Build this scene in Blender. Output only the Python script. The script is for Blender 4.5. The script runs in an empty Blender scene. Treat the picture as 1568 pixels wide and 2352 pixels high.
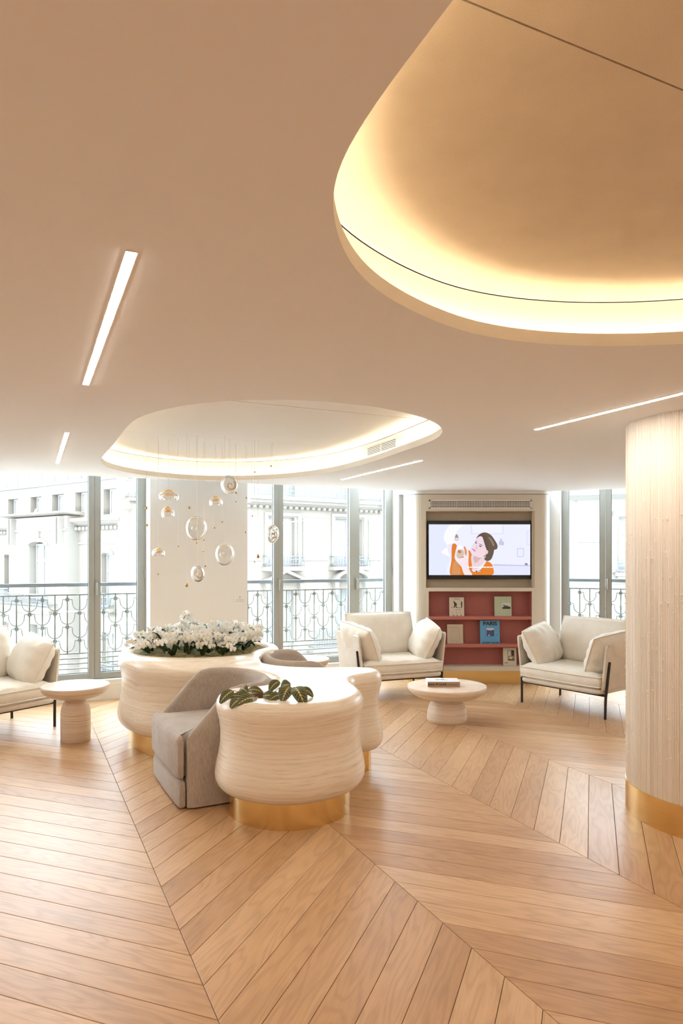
import bpy, bmesh, math, random
from mathutils import Vector, Matrix, noise
from mathutils.geometry import delaunay_2d_cdt

scene = bpy.context.scene
COL = scene.collection
PI = math.pi

# ---------------------------------------------------------------- camera, sky, exposure
EYE = 1.5          # eye height above the parquet
CEIL = 2.288       # ceiling height
cam_data = bpy.data.cameras.new('camera')
cam = bpy.data.objects.new('camera', cam_data)
COL.objects.link(cam)
cam.location = (0, 0, EYE)
cam.rotation_euler = (PI / 2, 0, 0)
cam_data.sensor_width = 36
cam_data.lens = 36 * 1580 / 2352
cam_data.shift_y = (1280 - 1176) / 2352
cam_data.clip_start = 0.02
cam_data.clip_end = 300
scene.camera = cam

world = bpy.data.worlds.new('overcast_sky')
scene.world = world
world.use_nodes = True
bg = world.node_tree.nodes['Background']
bg.inputs[0].default_value = (0.76, 0.89, 1.0, 1)
bg.inputs[1].default_value = 13.5

scene.view_settings.view_transform = 'Standard'
scene.view_settings.look = 'None'
scene.view_settings.gamma = 1
scene.view_settings.use_curve_mapping = False
scene.view_settings.exposure = 0.15

LAMP_POWER = 80.0
REAR_POWER = 195.0  # fill lamps outside the view, brighter and warmer than the visible ones
REAR_COLOR = (1.0, 0.82, 0.62)
LAMP_COLOR = (1.0, 0.93, 0.83)
COVE_POWER = {1: 24.0, 2: 20.0}
COVE_COLOR = {1: (1.0, 0.82, 0.56), 2: (1.0, 0.86, 0.66)}

# ---------------------------------------------------------------- materials
def srgb(r, g, b):
    def f(c):
        c /= 255.0
        return c / 12.92 if c <= 0.04045 else ((c + 0.055) / 1.055) ** 2.4
    return (f(r), f(g), f(b), 1)

MATS = {}
def new_mat(name):
    m = bpy.data.materials.new(name)
    m.use_nodes = True
    nt = m.node_tree
    MATS[name] = m
    return m, nt, nt.nodes['Principled BSDF']

def node(nt, kind, **kw):
    n = nt.nodes.new(kind)
    for k, v in kw.items():
        if k.startswith('in_'):
            key = k[3:]
            key = int(key) if key.isdigit() else key.replace('_', ' ')
            n.inputs[key].default_value = v
        else:
            setattr(n, k, v)
    return n

def plain(name, col, rough=0.6, metal=0.0, bump=0.0, bscale=200.0, mottle=0.0, spec=0.5, mscale=3.0):
    m, nt, b = new_mat(name)
    b.inputs['Roughness'].default_value = rough
    b.inputs['Metallic'].default_value = metal
    b.inputs['Specular IOR Level'].default_value = spec
    tc = node(nt, 'ShaderNodeTexCoord')
    nz = node(nt, 'ShaderNodeTexNoise', in_Scale=mscale, in_Detail=4.0)
    nt.links.new(tc.outputs['Object'], nz.inputs['Vector'])
    rp = node(nt, 'ShaderNodeValToRGB')
    k = 1 - mottle
    rp.color_ramp.elements[0].position = 0.3
    rp.color_ramp.elements[1].position = 0.7
    rp.color_ramp.elements[0].color = (col[0] * k, col[1] * k, col[2] * k, 1)
    rp.color_ramp.elements[1].color = col
    nt.links.new(nz.outputs['Fac'], rp.inputs['Fac'])
    nt.links.new(rp.outputs['Color'], b.inputs['Base Color'])
    if bump:
        n2 = node(nt, 'ShaderNodeTexNoise', in_Scale=bscale, in_Detail=3.0)
        nt.links.new(tc.outputs['Object'], n2.inputs['Vector'])
        bp = node(nt, 'ShaderNodeBump', in_Strength=bump, in_Distance=0.004)
        nt.links.new(n2.outputs['Fac'], bp.inputs['Height'])
        nt.links.new(bp.outputs['Normal'], b.inputs['Normal'])
    return m

def emit(name, col, strength):
    m, nt, b = new_mat(name)
    b.inputs['Base Color'].default_value = (0.02, 0.02, 0.02, 1)
    b.inputs['Emission Color'].default_value = (col[0], col[1], col[2], 1)
    b.inputs['Emission Strength'].default_value = strength
    b.inputs['Roughness'].default_value = 0.6
    return m

def glass(name, col, rough=0.0, ior=1.45):
    m, nt, b = new_mat(name)
    b.inputs['Base Color'].default_value = col
    b.inputs['Roughness'].default_value = rough
    b.inputs['IOR'].default_value = ior
    b.inputs['Transmission Weight'].default_value = 1.0
    return m

def window_glass(name):
    m, nt, b = new_mat(name)
    out = nt.nodes['Material Output']
    tr = node(nt, 'ShaderNodeBsdfTransparent')
    tr.inputs[0].default_value = (0.97, 0.985, 0.98, 1)
    gl = node(nt, 'ShaderNodeBsdfGlossy')
    gl.inputs['Roughness'].default_value = 0.02
    mx = node(nt, 'ShaderNodeMixShader')
    mx.inputs[0].default_value = 0.05
    nt.links.new(tr.outputs[0], mx.inputs[1])
    nt.links.new(gl.outputs[0], mx.inputs[2])
    nt.links.new(mx.outputs[0], out.inputs['Surface'])
    nt.nodes.remove(b)
    return m

def oak(name):
    m, nt, b = new_mat(name)
    uv = node(nt, 'ShaderNodeUVMap')
    uv.uv_map = 'grain'
    oi = node(nt, 'ShaderNodeObjectInfo')
    at = node(nt, 'ShaderNodeAttribute')
    at.attribute_name = 'board_seed'
    add = node(nt, 'ShaderNodeMath', operation='ADD')
    nt.links.new(oi.outputs['Random'], add.inputs[0])
    nt.links.new(at.outputs['Fac'], add.inputs[1])
    fr = node(nt, 'ShaderNodeMath', operation='FRACT')
    nt.links.new(add.outputs[0], fr.inputs[0])
    off = node(nt, 'ShaderNodeMath', operation='MULTIPLY', in_1=57.0)
    nt.links.new(add.outputs[0], off.inputs[0])
    cmb = node(nt, 'ShaderNodeCombineXYZ')
    nt.links.new(off.outputs[0], cmb.inputs[0])
    nt.links.new(off.outputs[0], cmb.inputs[1])
    nt.links.new(off.outputs[0], cmb.inputs[2])
    va = node(nt, 'ShaderNodeVectorMath', operation='ADD')
    nt.links.new(uv.outputs[0], va.inputs[0])
    nt.links.new(cmb.outputs[0], va.inputs[1])
    # cathedral figure: contour bands of a stretched noise
    mp = node(nt, 'ShaderNodeMapping')
    mp.inputs['Scale'].default_value = (1.3, 8.0, 1)
    nt.links.new(va.outputs[0], mp.inputs[0])
    n1 = node(nt, 'ShaderNodeTexNoise', in_Scale=1.0, in_Detail=2.0, in_Roughness=0.45)
    nt.links.new(mp.outputs[0], n1.inputs['Vector'])
    mu = node(nt, 'ShaderNodeMath', operation='MULTIPLY', in_1=11.0)
    nt.links.new(n1.outputs['Fac'], mu.inputs[0])
    pp = node(nt, 'ShaderNodeMath', operation='PINGPONG', in_1=0.5)
    nt.links.new(mu.outputs[0], pp.inputs[0])
    # fine pores along the board
    mp2 = node(nt, 'ShaderNodeMapping')
    mp2.inputs['Scale'].default_value = (9.0, 190.0, 1)
    nt.links.new(va.outputs[0], mp2.inputs[0])
    n2 = node(nt, 'ShaderNodeTexNoise', in_Scale=1.0, in_Detail=5.0, in_Roughness=0.6)
    nt.links.new(mp2.outputs[0], n2.inputs['Vector'])
    # broad tone drift
    mp3 = node(nt, 'ShaderNodeMapping')
    mp3.inputs['Scale'].default_value = (2.0, 7.0, 1)
    nt.links.new(va.outputs[0], mp3.inputs[0])
    n3 = node(nt, 'ShaderNodeTexNoise', in_Scale=1.0, in_Detail=3.0)
    nt.links.new(mp3.outputs[0], n3.inputs['Vector'])
    r1 = node(nt, 'ShaderNodeValToRGB')
    r1.color_ramp.elements[0].position = 0.0
    r1.color_ramp.elements[0].color = (0.87, 0.86, 0.85, 1)
    r1.color_ramp.elements[1].position = 0.30
    r1.color_ramp.elements[1].color = (1, 1, 1, 1)
    nt.links.new(pp.outputs[0], r1.inputs[0])
    r2 = node(nt, 'ShaderNodeValToRGB')
    r2.color_ramp.elements[0].position = 0.32
    r2.color_ramp.elements[0].color = (0.90, 0.885, 0.865, 1)
    r2.color_ramp.elements[1].position = 0.6
    r2.color_ramp.elements[1].color = (1, 1, 1, 1)
    nt.links.new(n2.outputs['Fac'], r2.inputs[0])
    r3 = node(nt, 'ShaderNodeValToRGB')
    r3.color_ramp.elements[0].position = 0.3
    r3.color_ramp.elements[0].color = (0.88, 0.86, 0.84, 1)
    r3.color_ramp.elements[1].position = 0.7
    r3.color_ramp.elements[1].color = (1.02, 1.02, 1.02, 1)
    nt.links.new(n3.outputs['Fac'], r3.inputs[0])
    tone = node(nt, 'ShaderNodeValToRGB')
    e = tone.color_ramp.elements
    e[0].position = 0.0
    e[0].color = (0.550, 0.325, 0.168, 1)
    e[1].position = 1.0
    e[1].color = (0.690, 0.450, 0.255, 1)
    mid = e.new(0.5)
    mid.color = (0.630, 0.390, 0.212, 1)
    nt.links.new(fr.outputs[0], tone.inputs[0])
    cur = tone.outputs[0]
    for r in (r1, r2, r3):
        mx = node(nt, 'ShaderNodeMix', data_type='RGBA', blend_type='MULTIPLY')
        mx.inputs[0].default_value = 1.0
        nt.links.new(cur, mx.inputs[6])
        nt.links.new(r.outputs[0], mx.inputs[7])
        cur = mx.outputs[2]
    nt.links.new(cur, b.inputs['Base Color'])
    b.inputs['Roughness'].default_value = 0.37
    b.inputs['Specular IOR Level'].default_value = 0.32
    bp = node(nt, 'ShaderNodeBump', in_Strength=0.10, in_Distance=0.001)
    nt.links.new(n2.outputs['Fac'], bp.inputs['Height'])
    nt.links.new(bp.outputs['Normal'], b.inputs['Normal'])
    return m

def travertine(name, light, dark, rough=0.3):
    m, nt, b = new_mat(name)
    tc = node(nt, 'ShaderNodeTexCoord')
    warp = node(nt, 'ShaderNodeTexNoise', in_Scale=1.6, in_Detail=2.0)
    nt.links.new(tc.outputs['Object'], warp.inputs['Vector'])
    vm = node(nt, 'ShaderNodeVectorMath', operation='MULTIPLY_ADD')
    vm.inputs[1].default_value = (0, 0, 0.06)
    nt.links.new(warp.outputs['Color'], vm.inputs[0])
    nt.links.new(tc.outputs['Object'], vm.inputs[2])
    mp = node(nt, 'ShaderNodeMapping')
    mp.inputs['Scale'].default_value = (0.9, 0.9, 70.0)
    nt.links.new(vm.outputs[0], mp.inputs[0])
    n1 = node(nt, 'ShaderNodeTexNoise', in_Scale=1.0, in_Detail=5.0, in_Roughness=0.62)
    nt.links.new(mp.outputs[0], n1.inputs['Vector'])
    mp2 = node(nt, 'ShaderNodeMapping')
    mp2.inputs['Scale'].default_value = (6, 6, 170.0)
    nt.links.new(vm.outputs[0], mp2.inputs[0])
    n2 = node(nt, 'ShaderNodeTexNoise', in_Scale=1.0, in_Detail=4.0, in_Roughness=0.65)
    nt.links.new(mp2.outputs[0], n2.inputs['Vector'])
    r1 = node(nt, 'ShaderNodeValToRGB')
    e = r1.color_ramp.elements
    e[0].position = 0.26
    e[0].color = dark
    e[1].position = 0.60
    e[1].color = light
    nt.links.new(n1.outputs['Fac'], r1.inputs[0])
    r2 = node(nt, 'ShaderNodeValToRGB')
    r2.color_ramp.elements[0].position = 0.30
    r2.color_ramp.elements[0].color = (0.70, 0.64, 0.58, 1)
    r2.color_ramp.elements[1].position = 0.46
    r2.color_ramp.elements[1].color = (1, 1, 1, 1)
    nt.links.new(n2.outputs['Fac'], r2.inputs[0])
    mx = node(nt, 'ShaderNodeMix', data_type='RGBA', blend_type='MULTIPLY')
    mx.inputs[0].default_value = 0.75
    nt.links.new(r1.outputs[0], mx.inputs[6])
    nt.links.new(r2.outputs[0], mx.inputs[7])
    nt.links.new(mx.outputs[2], b.inputs['Base Color'])
    b.inputs['Roughness'].default_value = rough
    bp = node(nt, 'ShaderNodeBump', in_Strength=0.12, in_Distance=0.002)
    nt.links.new(n2.outputs['Fac'], bp.inputs['Height'])
    nt.links.new(bp.outputs['Normal'], b.inputs['Normal'])
    return m

def fabric(name, a, c, scale=(260, 260, 260), bump=0.35, rough=0.95):
    m, nt, b = new_mat(name)
    tc = node(nt, 'ShaderNodeTexCoord')
    mp = node(nt, 'ShaderNodeMapping')
    mp.inputs['Scale'].default_value = scale
    nt.links.new(tc.outputs['Object'], mp.inputs[0])
    n1 = node(nt, 'ShaderNodeTexNoise', in_Scale=1.0, in_Detail=3.0)
    nt.links.new(mp.outputs[0], n1.inputs['Vector'])
    n2 = node(nt, 'ShaderNodeTexNoise', in_Scale=7.0, in_Detail=3.0)
    nt.links.new(tc.outputs['Object'], n2.inputs['Vector'])
    ad = node(nt, 'ShaderNodeMath', operation='MULTIPLY_ADD', in_1=0.5)
    nt.links.new(n2.outputs['Fac'], ad.inputs[0])
    nt.links.new(n1.outputs['Fac'], ad.inputs[2])
    r = node(nt, 'ShaderNodeValToRGB')
    r.color_ramp.elements[0].position = 0.5
    r.color_ramp.elements[0].color = a
    r.color_ramp.elements[1].position = 0.95
    r.color_ramp.elements[1].color = c
    nt.links.new(ad.outputs[0], r.inputs[0])
    nt.links.new(r.outputs[0], b.inputs['Base Color'])
    b.inputs['Roughness'].default_value = rough
    b.inputs['Specular IOR Level'].default_value = 0.2
    b.inputs['Sheen Weight'].default_value = 0.15
    bp = node(nt, 'ShaderNodeBump', in_Strength=bump, in_Distance=0.003)
    nt.links.new(n1.outputs['Fac'], bp.inputs['Height'])
    nt.links.new(bp.outputs['Normal'], b.inputs['Normal'])
    return m

def brushed_brass(name):
    m, nt, b = new_mat(name)
    b.inputs['Metallic'].default_value = 1.0
    b.inputs['Roughness'].default_value = 0.24
    tc = node(nt, 'ShaderNodeTexCoord')
    mp = node(nt, 'ShaderNodeMapping')
    mp.inputs['Scale'].default_value = (3, 3, 400)
    nt.links.new(tc.outputs['Object'], mp.inputs[0])
    n1 = node(nt, 'ShaderNodeTexNoise', in_Scale=1.0, in_Detail=3.0)
    nt.links.new(mp.outputs[0], n1.inputs['Vector'])
    r = node(nt, 'ShaderNodeValToRGB')
    r.color_ramp.elements[0].color = (0.76, 0.53, 0.21, 1)
    r.color_ramp.elements[1].color = (0.88, 0.66, 0.33, 1)
    nt.links.new(n1.outputs['Fac'], r.inputs[0])
    nt.links.new(r.outputs[0], b.inputs['Base Color'])
    bp = node(nt, 'ShaderNodeBump', in_Strength=0.06, in_Distance=0.001)
    nt.links.new(n1.outputs['Fac'], bp.inputs['Height'])
    nt.links.new(bp.outputs['Normal'], b.inputs['Normal'])
    return m

def leaf_pattern(name):
    """prayer plant: light midrib, dark blotches between fine red veins (uv: x along, y across -1..1)"""
    m, nt, b = new_mat(name)
    uv = node(nt, 'ShaderNodeUVMap')
    uv.uv_map = 'leaf'
    sp = node(nt, 'ShaderNodeSeparateXYZ')
    nt.links.new(uv.outputs[0], sp.inputs[0])
    ay = node(nt, 'ShaderNodeMath', operation='ABSOLUTE')
    nt.links.new(sp.outputs[1], ay.inputs[0])
    k = node(nt, 'ShaderNodeMath', operation='MULTIPLY', in_1=-0.28)
    nt.links.new(ay.outputs[0], k.inputs[0])
    a = node(nt, 'ShaderNodeMath', operation='ADD')
    nt.links.new(sp.outputs[0], a.inputs[0])
    nt.links.new(k.outputs[0], a.inputs[1])
    fq = node(nt, 'ShaderNodeMath', operation='MULTIPLY', in_1=7.0)
    nt.links.new(a.outputs[0], fq.inputs[0])
    pp = node(nt, 'ShaderNodeMath', operation='PINGPONG', in_1=0.5)
    nt.links.new(fq.outputs[0], pp.inputs[0])
    blot = node(nt, 'ShaderNodeValToRGB')
    e = blot.color_ramp.elements
    e[0].position = 0.03
    e[0].color = (0.40, 0.22, 0.07, 1)
    e[1].position = 0.22
    e[1].color = (0.030, 0.040, 0.014, 1)
    x = e.new(0.10)
    x.color = (0.10, 0.125, 0.035, 1)
    nt.links.new(pp.outputs[0], blot.inputs[0])
    edge = node(nt, 'ShaderNodeValToRGB')
    edge.color_ramp.elements[0].position = 0.62
    edge.color_ramp.elements[0].color = (0, 0, 0, 1)
    edge.color_ramp.elements[1].position = 0.80
    edge.color_ramp.elements[1].color = (1, 1, 1, 1)
    nt.links.new(ay.outputs[0], edge.inputs[0])
    m1 = node(nt, 'ShaderNodeMix', data_type='RGBA')
    nt.links.new(edge.outputs[0], m1.inputs[0])
    nt.links.new(blot.outputs[0], m1.inputs[6])
    m1.inputs[7].default_value = (0.10, 0.13, 0.04, 1)
    zz = node(nt, 'ShaderNodeMath', operation='MULTIPLY_ADD', in_1=0.30)
    nt.links.new(pp.outputs[0], zz.inputs[0])
    nt.links.new(ay.outputs[0], zz.inputs[2])
    rib = node(nt, 'ShaderNodeMath', operation='LESS_THAN', in_1=0.19)
    nt.links.new(zz.outputs[0], rib.inputs[0])
    m2 = node(nt, 'ShaderNodeMix', data_type='RGBA')
    nt.links.new(rib.outputs[0], m2.inputs[0])
    nt.links.new(m1.outputs[2], m2.inputs[6])
    m2.inputs[7].default_value = (0.50, 0.44, 0.13, 1)
    nt.links.new(m2.outputs[2], b.inputs['Base Color'])
    b.inputs['Roughness'].default_value = 0.45
    return m

M_OAK = oak('oak_parquet')
M_GROOVE = plain('parquet_joint', (0.10, 0.055, 0.025, 1), 0.9)
M_CEIL = plain('ceiling_paint', (0.88, 0.87, 0.855, 1), 0.85, bump=0.04, bscale=300)
M_COVE = plain('cove_paint', (0.84, 0.80, 0.73, 1), 0.85)
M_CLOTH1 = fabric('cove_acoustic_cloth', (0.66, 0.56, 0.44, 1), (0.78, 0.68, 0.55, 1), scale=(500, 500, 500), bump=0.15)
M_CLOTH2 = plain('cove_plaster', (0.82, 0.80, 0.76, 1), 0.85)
M_WALL = plain('wall_paint', (0.80, 0.78, 0.75, 1), 0.8, bump=0.05)
M_WALLW = plain('wall_warm_paint', (0.86, 0.85, 0.83, 1), 0.8, bump=0.05)
M_BASEB = plain('baseboard_paint', (0.78, 0.74, 0.68, 1), 0.5)
M_FRAME = plain('window_grey_lacquer', srgb(160, 160, 152), 0.45)
M_GASKET = plain('window_gasket', (0.05, 0.055, 0.06, 1), 0.5)
M_PANE = window_glass('window_pane_glass')
M_STEEL = plain('hinge_steel', (0.6, 0.6, 0.58, 1), 0.35, metal=0.9)
M_IRON = plain('railing_grey_paint', srgb(128, 132, 126), 0.55)
M_IRON2 = plain('handrail_paint', srgb(120, 128, 134), 0.5)
M_TRAV = travertine('travertine_desk', (0.88, 0.78, 0.645, 1), (0.755, 0.625, 0.47, 1), 0.27)
M_TRAV2 = travertine('travertine_table', (0.84, 0.71, 0.58, 1), (0.62, 0.44, 0.32, 1), 0.33)
M_BRASS = brushed_brass('brushed_brass')
M_GREIGE = fabric('greige_woven_cloth', (0.34, 0.28, 0.235, 1), (0.52, 0.445, 0.38, 1), scale=(330, 330, 40), bump=0.3)
M_CREAM = fabric('cream_boucle_cloth', (0.72, 0.645, 0.54, 1), (0.86, 0.80, 0.71, 1), scale=(220, 220, 220), bump=0.35)
M_SHELL = fabric('pale_woven_shell', (0.62, 0.54, 0.45, 1), (0.80, 0.73, 0.64, 1), scale=(260, 260, 60), bump=0.4)
M_BLACK = plain('black_steel', (0.018, 0.016, 0.015, 1), 0.45)
M_SEAM = plain('cove_seam', (0.10, 0.05, 0.018, 1), 0.9)
M_DARK = plain('recess_shade', (0.03, 0.026, 0.02, 1), 0.8)  # dark tone standing in for shade in the cabinet gap and grille
M_CAB = plain('cabinet_lacquer', (0.72, 0.665, 0.565, 1), 0.38, bump=0.02)
M_CABIN = plain('cabinet_niche_cloth', (0.52, 0.43, 0.32, 1), 0.8)
M_TERRA = plain('terracotta_shelf_lacquer', (0.43, 0.135, 0.115, 1), 0.6, mottle=0.06)
M_TERRA2 = plain('terracotta_shelf_edge', (0.50, 0.17, 0.14, 1), 0.5)
M_TVB = plain('television_black', (0.012, 0.012, 0.013, 1), 0.25)
M_GLASS = glass('clear_blown_glass', (0.97, 0.97, 0.95, 1))
M_GLASS.node_tree.nodes['Principled BSDF'].inputs['Transmission Weight'].default_value = 0.90
M_AMBER = glass('amber_blown_glass', (0.85, 0.42, 0.06, 1), 0.12)
M_AMBER.node_tree.nodes['Principled BSDF'].inputs['Transmission Weight'].default_value = 0.30
M_BEAD = plain('gilded_bead', (0.55, 0.34, 0.10, 1), 0.25, metal=0.6)
M_THREAD = plain('pendant_thread', (0.80, 0.80, 0.78, 1), 0.5)
M_PETAL = plain('orchid_petal', (0.90, 0.89, 0.85, 1), 0.6, mottle=0.05, mscale=40)
M_PETALC = plain('orchid_lip', (0.80, 0.66, 0.28, 1), 0.6)
M_STALK = plain('orchid_stalk', (0.07, 0.08, 0.03, 1), 0.6)
M_LEAF = plain('orchid_leaf', (0.055, 0.10, 0.03, 1), 0.35, mottle=0.5, mscale=9)
M_MOSS = plain('dry_moss', (0.42, 0.34, 0.15, 1), 0.95, mottle=0.6, bump=1.0, bscale=70, mscale=30)
M_SOIL = plain('planter_liner', (0.30, 0.19, 0.12, 1), 0.9, mottle=0.4, bump=0.6, bscale=90)
M_MARANTA = leaf_pattern('prayer_plant_upper')
M_MARRED = plain('prayer_plant_underside', (0.42, 0.10, 0.05, 1), 0.5, mottle=0.35, mscale=60)
M_MARSTEM = plain('prayer_plant_stem', (0.42, 0.36, 0.14, 1), 0.5)
M_PAPER = plain('book_pages', (0.86, 0.84, 0.80, 1), 0.8)
M_STONE = plain('facade_limestone', (0.176, 0.151, 0.125, 1), 0.9, mottle=0.07, bump=0.1, bscale=6, mscale=0.8)
M_STONE2 = plain('facade_white_stone', (0.190, 0.167, 0.144, 1), 0.9, mottle=0.05, mscale=0.8)
M_STONE3 = plain('facade_grey_stone', (0.148, 0.131, 0.113, 1), 0.9, mottle=0.08, mscale=0.8)
M_ZINC = plain('zinc_band', (0.11, 0.112, 0.110, 1), 0.6)
M_FWIN = plain('facade_window_frame', (0.215, 0.200, 0.188, 1), 0.6)
M_FPANE = plain('facade_window_pane', (0.145, 0.145, 0.135, 1), 0.35)
M_FIRON = plain('facade_ironwork', (0.085, 0.088, 0.095, 1), 0.6)
M_BOUNCE = plain('bounce_ledge_stone', (0.60, 0.585, 0.55, 1), 0.9, mottle=0.1)  # pale, for the added ledges that throw skylight up to the ceiling
M_STREET = plain('street_asphalt', (0.42, 0.41, 0.39, 1), 0.9)
M_LAMP = emit('lamp_diffuser', LAMP_COLOR, LAMP_POWER)
M_FILLR = emit('rear_fill_diffuser', REAR_COLOR, REAR_POWER)
M_TRIM = plain('lamp_trim', (0.82, 0.78, 0.72, 1), 0.6)
M_LED = {k: emit('led_strip_%s' % ('big' if k == 1 else 'small'), COVE_COLOR[k], COVE_POWER[k]) for k in (1, 2)}
M_REED = None

# ---------------------------------------------------------------- mesh helpers
class MB:
    def __init__(self):
        self.v, self.f = [], []

    def add(self, vs, fs):
        o = len(self.v)
        self.v += [tuple(p) for p in vs]
        self.f += [tuple(i + o for i in q) for q in fs]
        return self

    def box(self, x0, x1, y0, y1, z0, z1):
        vs = [(x, y, z) for z in (z0, z1) for (x, y) in ((x0, y0), (x1, y0), (x1, y1), (x0, y1))]
        return self.add(vs, [(3, 2, 1, 0), (4, 5, 6, 7), (0, 1, 5, 4), (1, 2, 6, 5), (2, 3, 7, 6), (3, 0, 4, 7)])

    def bar(self, a, b, w, h=None):
        """square bar from a to b"""
        a, b = Vector(a), Vector(b)
        h = h or w
        d = (b - a).normalized()
        up = Vector((0, 0, 1)) if abs(d.z) < 0.9 else Vector((0, 1, 0))
        s = d.cross(up).normalized()
        u = s.cross(d)
        vs = []
        for p in (a, b):
            vs += [p - s * w / 2 - u * h / 2, p + s * w / 2 - u * h / 2, p + s * w / 2 + u * h / 2, p - s * w / 2 + u * h / 2]
        return self.add(vs, [(3, 2, 1, 0), (4, 5, 6, 7), (0, 1, 5, 4), (1, 2, 6, 5), (2, 3, 7, 6), (3, 0, 4, 7)])

    def prism(self, poly, z0, z1):
        n = len(poly)
        vs = [(x, y, z0) for x, y in poly] + [(x, y, z1) for x, y in poly]
        fs = [tuple(range(n - 1, -1, -1)), tuple(range(n, 2 * n))]
        fs += [(i, (i + 1) % n, n + (i + 1) % n, n + i) for i in range(n)]
        return self.add(vs, fs)

    def wallprism(self, poly, y0, y1):
        """polygon in x,z extruded along y"""
        n = len(poly)
        vs = [(x, y0, z) for x, z in poly] + [(x, y1, z) for x, z in poly]
        fs = [tuple(range(n)), tuple(range(2 * n - 1, n - 1, -1))]
        fs += [((i + 1) % n, i, n + i, n + (i + 1) % n) for i in range(n)]
        return self.add(vs, fs)

    def tube(self, path, r, n=8, closed=False, radii=None, cap=True):
        P = [Vector(p) for p in path]
        m = len(P)
        tang = []
        for i in range(m):
            a = P[(i - 1) % m] if (closed or i > 0) else P[0]
            b = P[(i + 1) % m] if (closed or i < m - 1) else P[-1]
            t = (b - a)
            tang.append(t.normalized() if t.length > 1e-9 else Vector((0, 0, 1)))
        ref = Vector((0, 0, 1)) if abs(tang[0].z) < 0.9 else Vector((1, 0, 0))
        s = tang[0].cross(ref).normalized()
        vs, fs = [], []
        for i in range(m):
            s = (s - tang[i] * s.dot(tang[i])).normalized()
            u = tang[i].cross(s)
            rr = radii[i] if radii else r
            for k in range(n):
                a = 2 * PI * k / n
                vs.append(P[i] + (s * math.cos(a) + u * math.sin(a)) * rr)
        for i in range(m if closed else m - 1):
            j = (i + 1) % m
            for k in range(n):
                k2 = (k + 1) % n
                fs.append((i * n + k, i * n + k2, j * n + k2, j * n + k))
        if cap and not closed:
            fs.append(tuple(range(n - 1, -1, -1)))
            fs.append(tuple(range((m - 1) * n, m * n)))
        return self.add(vs, fs)

    def lathe(self, prof, n=48, cx=0, cy=0, cap0=True, cap1=True):
        vs, fs = [], []
        for r, z in prof:
            for k in range(n):
                a = 2 * PI * k / n
                vs.append((cx + r * math.cos(a), cy + r * math.sin(a), z))
        m = len(prof)
        for i in range(m - 1):
            for k in range(n):
                k2 = (k + 1) % n
                fs.append((i * n + k, i * n + k2, (i + 1) * n + k2, (i + 1) * n + k))
        if cap0:
            fs.append(tuple(range(n - 1, -1, -1)))
        if cap1:
            fs.append(tuple(range((m - 1) * n, m * n)))
        return self.add(vs, fs)

    def rings(self, loops, closed=True):
        """stitch equal-length loops of 3d points"""
        n = len(loops[0])
        vs = [p for L in loops for p in L]
        fs = []
        for i in range(len(loops) - 1):
            for k in range(n if closed else n - 1):
                k2 = (k + 1) % n
                fs.append((i * n + k, i * n + k2, (i + 1) * n + k2, (i + 1) * n + k))
        return self.add(vs, fs)

    def mesh(self, name, smooth=None):
        me = bpy.data.meshes.new(name)
        me.from_pydata(self.v, [], self.f)
        me.validate()
        if smooth is not None:
            me.polygons.foreach_set('use_smooth', [True] * len(me.polygons))
            me.set_sharp_from_angle(angle=math.radians(smooth))
        me.update()
        return me

    def build(self, name, mat, parent=None, smooth=None, loc=None, rot=None):
        return link(name, self.mesh(name, smooth), mat, parent, loc, rot)

def link(name, me, mat=None, parent=None, loc=None, rot=None):
    o = bpy.data.objects.new(name, me)
    COL.objects.link(o)
    if mat is not None and me is not None and len(me.materials) == 0:
        for mm in (mat if isinstance(mat, (list, tuple)) else [mat]):
            me.materials.append(mm)
    if parent:
        o.parent = parent
    if loc is not None:
        o.location = loc
    if rot is not None:
        o.rotation_euler = rot
    return o

def rbox_mesh(name, sx, sy, sz, r, seg=3, smooth=50):
    bm = bmesh.new()
    bmesh.ops.create_cube(bm, size=1)
    bmesh.ops.scale(bm, vec=(sx, sy, sz), verts=bm.verts)
    bmesh.ops.bevel(bm, geom=list(bm.edges), offset=r, segments=seg, profile=0.5, affect='EDGES')
    me = bpy.data.meshes.new(name)
    bm.to_mesh(me)
    bm.free()
    me.polygons.foreach_set('use_smooth', [True] * len(me.polygons))
    me.set_sharp_from_angle(angle=math.radians(smooth))
    return me

def thing(name, label, cat, loc=(0, 0, 0), rz=0.0, group=None):
    o = bpy.data.objects.new(name, None)
    COL.objects.link(o)
    o.location = loc
    o.rotation_euler = (0, 0, rz)
    o.empty_display_size = 0.1
    return tag(o, label, cat, group)

def tag(o, label, cat, group=None):
    o['label'] = label
    o['category'] = cat
    if group:
        o['group'] = group
    return o

def struct(o):
    o['kind'] = 'structure'
    return o

def stuff(o):
    o['kind'] = 'stuff'
    return o

def copy_tree(o, parent=None):
    c = o.copy()
    COL.objects.link(c)
    c.parent = parent
    for ch in o.children:
        copy_tree(ch, c)
    return c

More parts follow.
